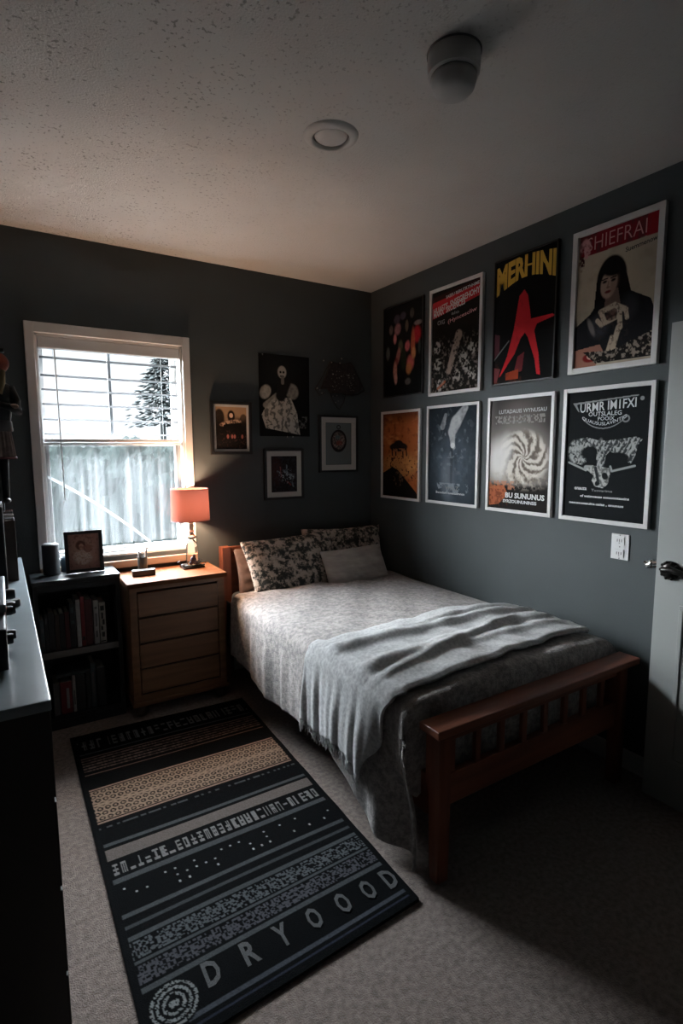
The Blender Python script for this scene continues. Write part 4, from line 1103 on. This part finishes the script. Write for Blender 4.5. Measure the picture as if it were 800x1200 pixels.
# pen holder, small black box
ph_ = thing('pen_holder', 'dark pot of pens on the wooden chest by the window', 'pen holder', (.628, 3.055, ZD))
obj('pot', lathe(bmesh.new(), [(.020, 0), (.024, .004), (.027, .085), (.0255, .085), (.022, .006)], (.628, 3.055, ZD), 24), mat('dark_teal_ceramic', (.03, .04, .042), .3), ph_, smooth=True, autosmooth=50)
rp_ = random.Random(2)
for k in range(6):
    a = rp_.uniform(0, 6.28); l = rp_.uniform(.10, .135)
    obj('pen', tube(bmesh.new(), [(.628+.006*math.cos(a), 3.055+.006*math.sin(a), ZD+.01), (.628+.026*math.cos(a), 3.055+.026*math.sin(a), ZD+l)], .0035, 8), [black_pl, grey_d, slat_m][k % 3], ph_)
tag(obj('black_box', place(B(-.058, .058, -.022, .022, 0, .032, bev=.003), (.612, 2.962, ZD), 0, 0, -.10), black_pl), 'low black box lying in front of the pen holder', 'box')

# ------------------------------------------------------------------ bookcase
bk = thing('bookcase', 'low black bookcase with two shelves beside the wooden chest', 'bookcase', (.29, 3.0, 0))
bx0, bx1, by0, by1, bz = .090, .478, 2.895, 3.115, .755
obj('top', B(bx0-.004, bx1+.004, by0-.006, by1, bz-.022, bz, bev=.003), black_wood, bk)
obj('side_panel', B(bx0, bx0+.020, by0, by1, 0, bz-.022, bev=.001), black_matte, bk); obj('side_panel', B(bx1-.020, bx1, by0, by1, 0, bz-.022, bev=.001), black_matte, bk)
obj('back_panel', B(bx0+.02, bx1-.02, by1-.008, by1, 0, bz-.022), black_matte, bk)
obj('front_rail', B(bx0+.02, bx1-.02, by0, by0+.016, bz-.055, bz-.022), black_matte, bk)
obj('plinth', B(bx0+.02, bx1-.02, by0, by0+.014, 0, .045), black_matte, bk)
obj('bottom_shelf', B(bx0+.02, bx1-.02, by0+.004, by1-.008, .045, .062), black_matte, bk)
sh = obj('shelf', B(bx0+.02, bx1-.02, by0+.006, by1-.008, .372, .395), black_matte, bk)
obj('edge_strip', B(bx0+.02, bx1-.02, by0+.001, by0+.006, .366, .398, bev=.001), shelf_edge, sh, label='grey shelf edge')
def bmat(n, c): return mat('book_'+n, c, .55, noise=.15, nscale=60)
BC = dict(charcoal=(.02, .022, .024), grey=(.10, .10, .10), white=(.36, .35, .34), red=(.20, .022, .026), maroon=(.07, .014, .016), slate=(.05, .07, .075), brown=(.05, .03, .022), teal=(.035, .055, .06), cream=(.33, .31, .27))
def book(x, z, w, h, d, c, label, grp, y=None, deco=None, lean=0, name='book'):
    y = by0+.028 if y is None else y
    t = thing(name, label, 'book', (x+w/2, y+d/2, z), grp)
    bm = bmesh.new()
    box(bm, x, x+w, y, y+.004, z, z+h, bev=.0012); box(bm, x, x+.0022, y+.003, y+d, z, z+h); box(bm, x+w-.0022, x+w, y+.003, y+d, z, z+h)
    obj('cover', bm, bmat(c, BC[c]), t)
    obj('pages', B(x+.0022, x+w-.0022, y+.004, y+d-.004, z+.003, z+h-.004), cream, t)
    if deco:
        bm = bmesh.new()
        for (f0, f1, q0, q1) in deco[1]: box(bm, x+w*f0, x+w*f1, y-.0006, y+.0004, z+h*q0, z+h*q1)
        obj('spine_print', bm, bmat(deco[0], BC[deco[0]]), t)
    return t
z1 = .395
GU, GL = 'books on the upper shelf', 'books on the lower shelf'
spots = [(.112, .017, .165, 'slate', 'dim slate book leftmost on the upper shelf', ('grey', [(.2, .8, .6, .75), (.3, .7, .2, .3)])), (.131, .015, .190, 'charcoal', 'thin dim charcoal book second from the left on the upper shelf', ('grey', [(.3, .7, .75, .9)])),
    (.148, .026, .195, 'charcoal', 'charcoal book in the dim left half of the upper shelf', None), (.176, .018, .180, 'brown', 'brown book between charcoal ones on the upper shelf', None),
    (.196, .022, .185, 'charcoal', 'thick charcoal book right of the brown one on the upper shelf', None), (.220, .020, .190, 'maroon', 'narrow maroon black book left of the white capped spine', None),
    (.243, .024, .225, 'charcoal', 'tall charcoal book with a grey spine mark left of the white book', ('slate', [(.2, .8, .55, .62), (.25, .75, .8, .92)])), (.272, .019, .243, 'white', 'white book left of the tall red book', None),
    (.293, .017, .255, 'red', 'tallest bright red book beside the white one', ('charcoal', [(.2, .8, .12, .2)])), (.312, .034, .238, 'maroon', 'wide dark maroon book right of the red one', None),
    (.351, .023, .228, 'white', 'white book with grey spine lettering', ('grey', [(.3, .7, .15, .30), (.35, .65, .4, .7), (.25, .75, .8, .85)])), (.378, .029, .212, 'cream', 'rightmost cream book with a black patterned spine', ('charcoal', [(.2, .8, .8, .92), (.3, .6, .6, .75), (.45, .8, .45, .58), (.2, .5, .32, .42), (.3, .75, .15, .27), (.1, .9, .03, .06)]))]
for x, w, h, c, lab, dc in spots: book(x, z1, w, h, .14, c, lab, GU, deco=dc)
z2 = .062
lows = [(.150, .028, .170, 'grey', 'dim grey book leftmost in view on the lower shelf', None), (.182, .050, .165, 'red', 'red book with a pale centre spine on the lower shelf', ('white', [(.5, .75, .15, .8)])), (.236, .014, .190, 'white', 'thin white book right of the red one on the lower shelf', ('grey', [(.3, .7, .2, .6)])),
    (.253, .040, .185, 'charcoal', 'wide charcoal book in the middle of the lower shelf', None), (.298, .020, .20, 'charcoal', 'narrow charcoal book beside the slate one', None), (.322, .023, .235, 'slate', 'tall slate book on the lower shelf', ('grey', [(.3, .7, .1, .8)])), (.350, .040, .205, 'charcoal', 'thick charcoal book rightmost on the lower shelf', None)]
for x, w, h, c, lab, dc in lows: book(x, z2, w, h, .14, c, lab, GL, deco=dc)
# books lying flat on the lower row
for k, (xa, xb, zb, th) in enumerate([(.165, .290, z2+.238+.0, .016)]):
    pass
def flat_book(x0, x1, z, th, c, label):
    t = thing('flat_book', label, 'book', ((x0+x1)/2, by0+.1, z), GL)
    y = by0+.03
    bm = bmesh.new(); box(bm, x0, x1, y, y+.14, z, z+.002); box(bm, x0, x1, y, y+.14, z+th-.002, z+th); box(bm, x0, x1, y, y+.003, z, z+th, bev=.0008)
    obj('cover', bm, bmat(c, BC[c]), t); obj('pages', B(x0+.003, x1-.003, y+.003, y+.137, z+.002, z+th-.002), cream, t)
flat_book(.170, .318, z2+.1905, .017, 'teal', 'teal book lying flat on top of the standing books')

# things on the bookcase
sp = thing('small_speaker', 'black cylindrical speaker on the bookcase left of the photo frame', 'speaker', (.186, 3.05, bz))
bm = lathe(bmesh.new(), [(.030, 0), (.0385, .003), (.039, .012), (.039, .148), (.036, .156), (.031, .158)], (.186, 3.045, bz), 32)
obj('speaker_body', bm, mat('speaker_mesh', (.018, .026, .032), .6, bump=.5, bscale=600), sp, smooth=True, autosmooth=50)
obj('control_ring', lathe(bmesh.new(), [(.030, .158), (.030, .1595), (.024, .1595), (.024, .158)], (.186, 3.045, bz), 32, cap=False), grey_d, sp)
tag(obj('dark_cup', lathe(bmesh.new(), [(.017, 0), (.020, .002), (.021, .075), (.019, .075), (.017, .006)], (.252, 3.085, bz), 24), mat('navy_ceramic', (.02, .04, .055), .3), smooth=True, autosmooth=50), 'small navy cup half hidden behind the photo frame', 'cup')
pf = thing('photo_frame', 'dark framed photo standing on the bookcase in front of the window', 'photo frame', (.335, 3.02, bz))
def art_photo():
    P = Paint(.14, .16, 80, '9c7a70'); n = P.n(16, 18, 40); m = P.n(6, 7, 41)
    P.mix(P.ell(.5, .5, .42, .4, 0, .3)*.8, 'a58a7c'); P.mix(P.ell(.45, .66, .3, .22)*sst(.3, .6, n), 'c8b8ac'); P.mix(P.ell(.4, .32, .16, .14)*.9, '5a3c34'); P.mix(P.ell(.42, .36, .08, .09), 'b08c7c')
    P.mix(P.ell(.62, .42, .14, .12)*.8, '8a6458'); P.mix(sst(.55, .7, n)*.5, '4c3028'); P.mix(P.rect(.75, 1, 0, 1)*.4, 'a88074')
    return P
rx_ = -.17
def pfp(x, y, n):      # frame plane leaning back, turned a little to the camera
    v = Matrix.Rotation(-.03, 3, 'Z') @ (Matrix.Rotation(rx_, 3, 'X') @ Vector((x, -n, y)))
    return Vector((.335, 3.000, bz+.003))+v
def pbox(bm, x0, x1, y0, y1, n0, n1):
    r = box(bm, x0, x1, n0, n1, y0, y1)
    return bm
def pfo(name, boxes, m):
    bm = bmesh.new()
    for bx_ in boxes:
        s = bmesh.new(); box(s, bx_[0], bx_[1], bx_[4], bx_[5], bx_[2], bx_[3], bev=.0015)
        for v in s.verts: v.co = pfp(v.co.x, v.co.z, v.co.y)
        me = bpy.data.meshes.new('x'); s.to_mesh(me); s.free(); bm.from_mesh(me); bpy.data.meshes.remove(me)
    return obj(name, bm, m, pf)
w_, h_ = .178, .212; q = w_/2
pfo('frame', [(-q, -q+.017, 0, h_, 0, .014), (q-.017, q, 0, h_, 0, .014), (-q+.017, q-.017, 0, .017, 0, .014), (-q+.017, q-.017, h_-.017, h_, 0, .014)], frame_black)
pfo('back_board', [(-q+.01, q-.01, .01, h_-.01, 0, .004)], frame_black)
pfo('easel_leg', [(-.02, .02, .0, .13, -.012, -.002)], frame_black)
painted('photograph', art_photo(), lambda u, d: pfp(-q+.017+u*(w_-.034), .017+(1-d)*(h_-.034), .006), print_m, pf)
pfo('glazing', [(-q+.016, q-.016, .016, h_-.016, .0085, .0095)], pane_glass)

# ------------------------------------------------------------------ desk and things at the left edge
dk = thing('tall_desk', 'dark brown dresser desk with a glossy top tinted blue grey for window reflection at the left edge', 'desk', (-.25, 1.95, 0))
dx0, dx1, dy0, dy1, dh = -.60, .054, 1.143, 2.80, .90
obj('desk_top', B(dx0, dx1, dy0, dy1, dh-.022, dh, bev=.003), desk_top_m, dk)
bm = bmesh.new(); box(bm, dx0+.01, dx1-.006, dy0+.008, dy1-.008, .06, dh-.022)
obj('carcass', bm, desk_side, dk)
obj('plinth', B(dx0+.02, dx1-.02, dy0+.02, dy1-.02, 0, .06), desk_side, dk)
for k in range(3):
    for j in range(4):
        ya = dy0+.03+k*.54; za = .09+j*.197
        d = obj('drawer_front', B(dx1-.006, dx1-.001, ya, ya+.52, za, za+.187, bev=.002), desk_side, dk)

# dark electronic box with silver top and knobs
rc_ = thing('stereo_receiver', 'dark boxy device with silver top and black knobs on the desk', 'audio device', (-.12, 1.50, dh))
obj('case', B(-.24, -.012, 1.33, 1.80, dh+.008, dh+.100, bev=.004), black_pl, rc_)
obj('silver_top', B(-.24, -.010, 1.46, 1.805, dh+.1005, dh+.122, bev=.004), mat('brushed_silver', (.45, .5, .53), .3, metal=.7, noise=.2, nscale=30), rc_)
for y, z, r, l in ((1.765, .075, .015, .024), (1.685, .055, .018, .022), (1.60, .070, .012, .016), (1.52, .030, .012, .018), (1.42, .05, .012, .012)):
    bm = bmesh.new(); xl(bm, [(r, 0), (r, l*.7), (r*.85, l)], (-.012, y, dh+z), 20)
    obj('knob', bm, black_pl, rc_, smooth=True, autosmooth=40)
for y in (1.36, 1.77):
    obj('rubber_foot', B(-.05, -.03, y-.01, y+.01, dh, dh+.009), black_pl, rc_)

# dark cabinet that carries the figurine
cab = thing('dark_pedestal', 'tall black box on the desk below the figurine', 'pedestal', (-.10, 2.10, dh))
obj('pedestal_body', B(-.22, -.003, 1.98, 2.22, dh, 1.205, bev=.005), black_matte, cab)
obj('edge_glint', B(-.006, .004, 2.19, 2.222, 1.17, 1.203, bev=.002), chrome, cab)  # small chrome piece added as the glint on the pedestal edge
# small dark camera-like objects poking out at the pedestal foot
tag(obj('lens_cap', lathe(bmesh.new(), [(.020, 0), (.022, .002), (.022, .018), (.019, .022)], (.004, 1.92, dh), 24), black_pl, smooth=True, autosmooth=40), 'round black cap lying on the desk below the pedestal', 'cap')

# row of books on the desk behind the pedestal
rb = random.Random(21)
y = 2.30; kk = 0
names = ['brown', 'grey', 'charcoal', 'maroon', 'cream', 'brown', 'red', 'grey', 'maroon', 'white', 'charcoal', 'cream']
prev = None
while y < 2.74:
    w = rb.uniform(.022, .034); h = .22+rb.uniform(-.008, .012)-.02*(y-2.3); c = names[kk % 12]
    t = thing('desk_book', '%s spined book in the row on the desk, %s' % (c, 'next to the pedestal' if kk == 0 else 'just beyond the %s one' % prev), 'book', (-.05, y+w/2, dh), 'books standing on the desk')
    bm = bmesh.new(); box(bm, .028, .032, y, y+w-.001, dh, dh+h, bev=.0015); box(bm, -.12, .029, y, y+.0025, dh, dh+h); box(bm, -.12, .029, y+w-.0035, y+w-.001, dh, dh+h)
    obj('cover', bm, bmat(c, BC[c]), t)
    obj('pages', B(-.116, .028, y+.0025, y+w-.0035, dh+.003, dh+h-.004), cream, t)
    prev = c; y += w; kk += 1

# figurine on the pedestal (only its right half is in frame)
fx, fy, fz = -.002, 2.10, 1.205
fg = thing('figurine', 'tall doll figurine with an orange hat, dark coat and pale pleated skirt', 'figurine', (fx, fy, fz))
skin = mat('doll_skin', (.35, .22, .17), .6)
def ring_body(prof, sx=1, sy=.7, n=32, c=None):
    return lathe(bmesh.new(), prof, c or (fx, fy, fz), n, sx, sy)
obj('leg', tube(bmesh.new(), [(fx+.012, fy, fz+.012), (fx+.013, fy, fz+.09), (fx+.010, fy, fz+.19)], .01, 12, rads=[.010, .012, .018]), black_matte, fg, smooth=True)
obj('leg', tube(bmesh.new(), [(fx-.022, fy, fz+.012), (fx-.022, fy, fz+.09), (fx-.018, fy, fz+.19)], .01, 12, rads=[.010, .012, .018]), black_matte, fg, smooth=True)
for sx_ in (.013, -.022):
    bm = bmesh.new(); ball(bm, (fx+sx_, fy-.012, fz+.010), .016, .8, 1.6, .6); obj('shoe', bm, frame_black, fg, smooth=True)
bm = bmesh.new()
n = 96; rings = []
for r, z, a in ((.046, .150, .005), (.044, .165, .005), (.041, .20, .004), (.037, .245, .002), (.033, .262, 0)):
    rings.append([bm.verts.new((fx+(r+a*math.sin(i*2*PI/n*20))*math.cos(2*PI*i/n), fy+.75*(r+a*math.sin(i*2*PI/n*20))*math.sin(2*PI*i/n), fz+z)) for i in range(n)])
for a, b_ in zip(rings, rings[1:]):
    for i in range(n): bm.faces.new((a[i], a[(i+1) % n], b_[(i+1) % n], b_[i]))
obj('skirt', bm, mat('pale_pleated_cloth', (.36, .27, .24), .8, noise=.3, nscale=60), fg, smooth=False)
obj('skirt_hem', ring_body([(.0475, .146), (.0495, .146), (.0490, .154), (.0470, .154)], 1.05, .8), mat('dark_red_hem', (.10, .02, .02), .7), fg, smooth=True)
obj('belt', ring_body([(.043, .236), (.046, .238), (.044, .268), (.040, .272)], 1, .78), mat('grey_belt', (.10, .09, .09), .6), fg, smooth=True)
obj('torso', ring_body([(.040, .265), (.044, .29), (.050, .33), (.052, .36), (.046, .385), (.025, .40), (.012, .405)], 1, .7), black_matte, fg, smooth=True)
for s_ in (1, -1):
    obj('arm', tube(bmesh.new(), [(fx+s_*.044, fy, fz+.380), (fx+s_*.056, fy-.01, fz+.335), (fx+s_*.060, fy-.02, fz+.300), (fx+s_*.045, fy-.040, fz+.312), (fx+s_*.01, fy-.045, fz+.322)], .012, 12, rads=[.014, .017, .016, .012, .009]), black_matte, fg, smooth=True)
    bm = bmesh.new(); ball(bm, (fx+s_*.052, fy-.044, fz+.316), .010, 1.3, 1, .8); obj('hand', bm, skin, fg, smooth=True)
bm = bmesh.new(); ball(bm, (fx, fy-.004, fz+.428), .032, .9, .95, 1.1)
ball(bm, (fx, fy-.036, fz+.425), .004, 1, 1, 1.3); obj('head', bm, skin, fg, smooth=True)
bm = bmesh.new(); tube(bm, [(fx+.026, fy-.022, fz+.43), (fx+.024, fy-.026, fz+.39), (fx+.014, fy-.034, fz+.355)], .009, 10); tube(bm, [(fx-.026, fy-.022, fz+.43), (fx-.024, fy-.026, fz+.39), (fx-.014, fy-.034, fz+.355)], .009, 10)
obj('hair', bm, mat('blond_hair', (.32, .22, .10), .7), fg, smooth=True)
bm = bmesh.new(); ball(bm, (fx, fy, fz+.455), .048, 1, .95, .80, 24, 14)
obj('hat', bm, mat('orange_felt', (.34, .07, .025), .8, col2=(.18, .03, .015), nscale=25), fg, smooth=True)
obj('hat_crown', B(fx-.038, fx+.036, fy-.02, fy+.02, fz+.489, fz+.500, bev=.003), frame_black, fg)
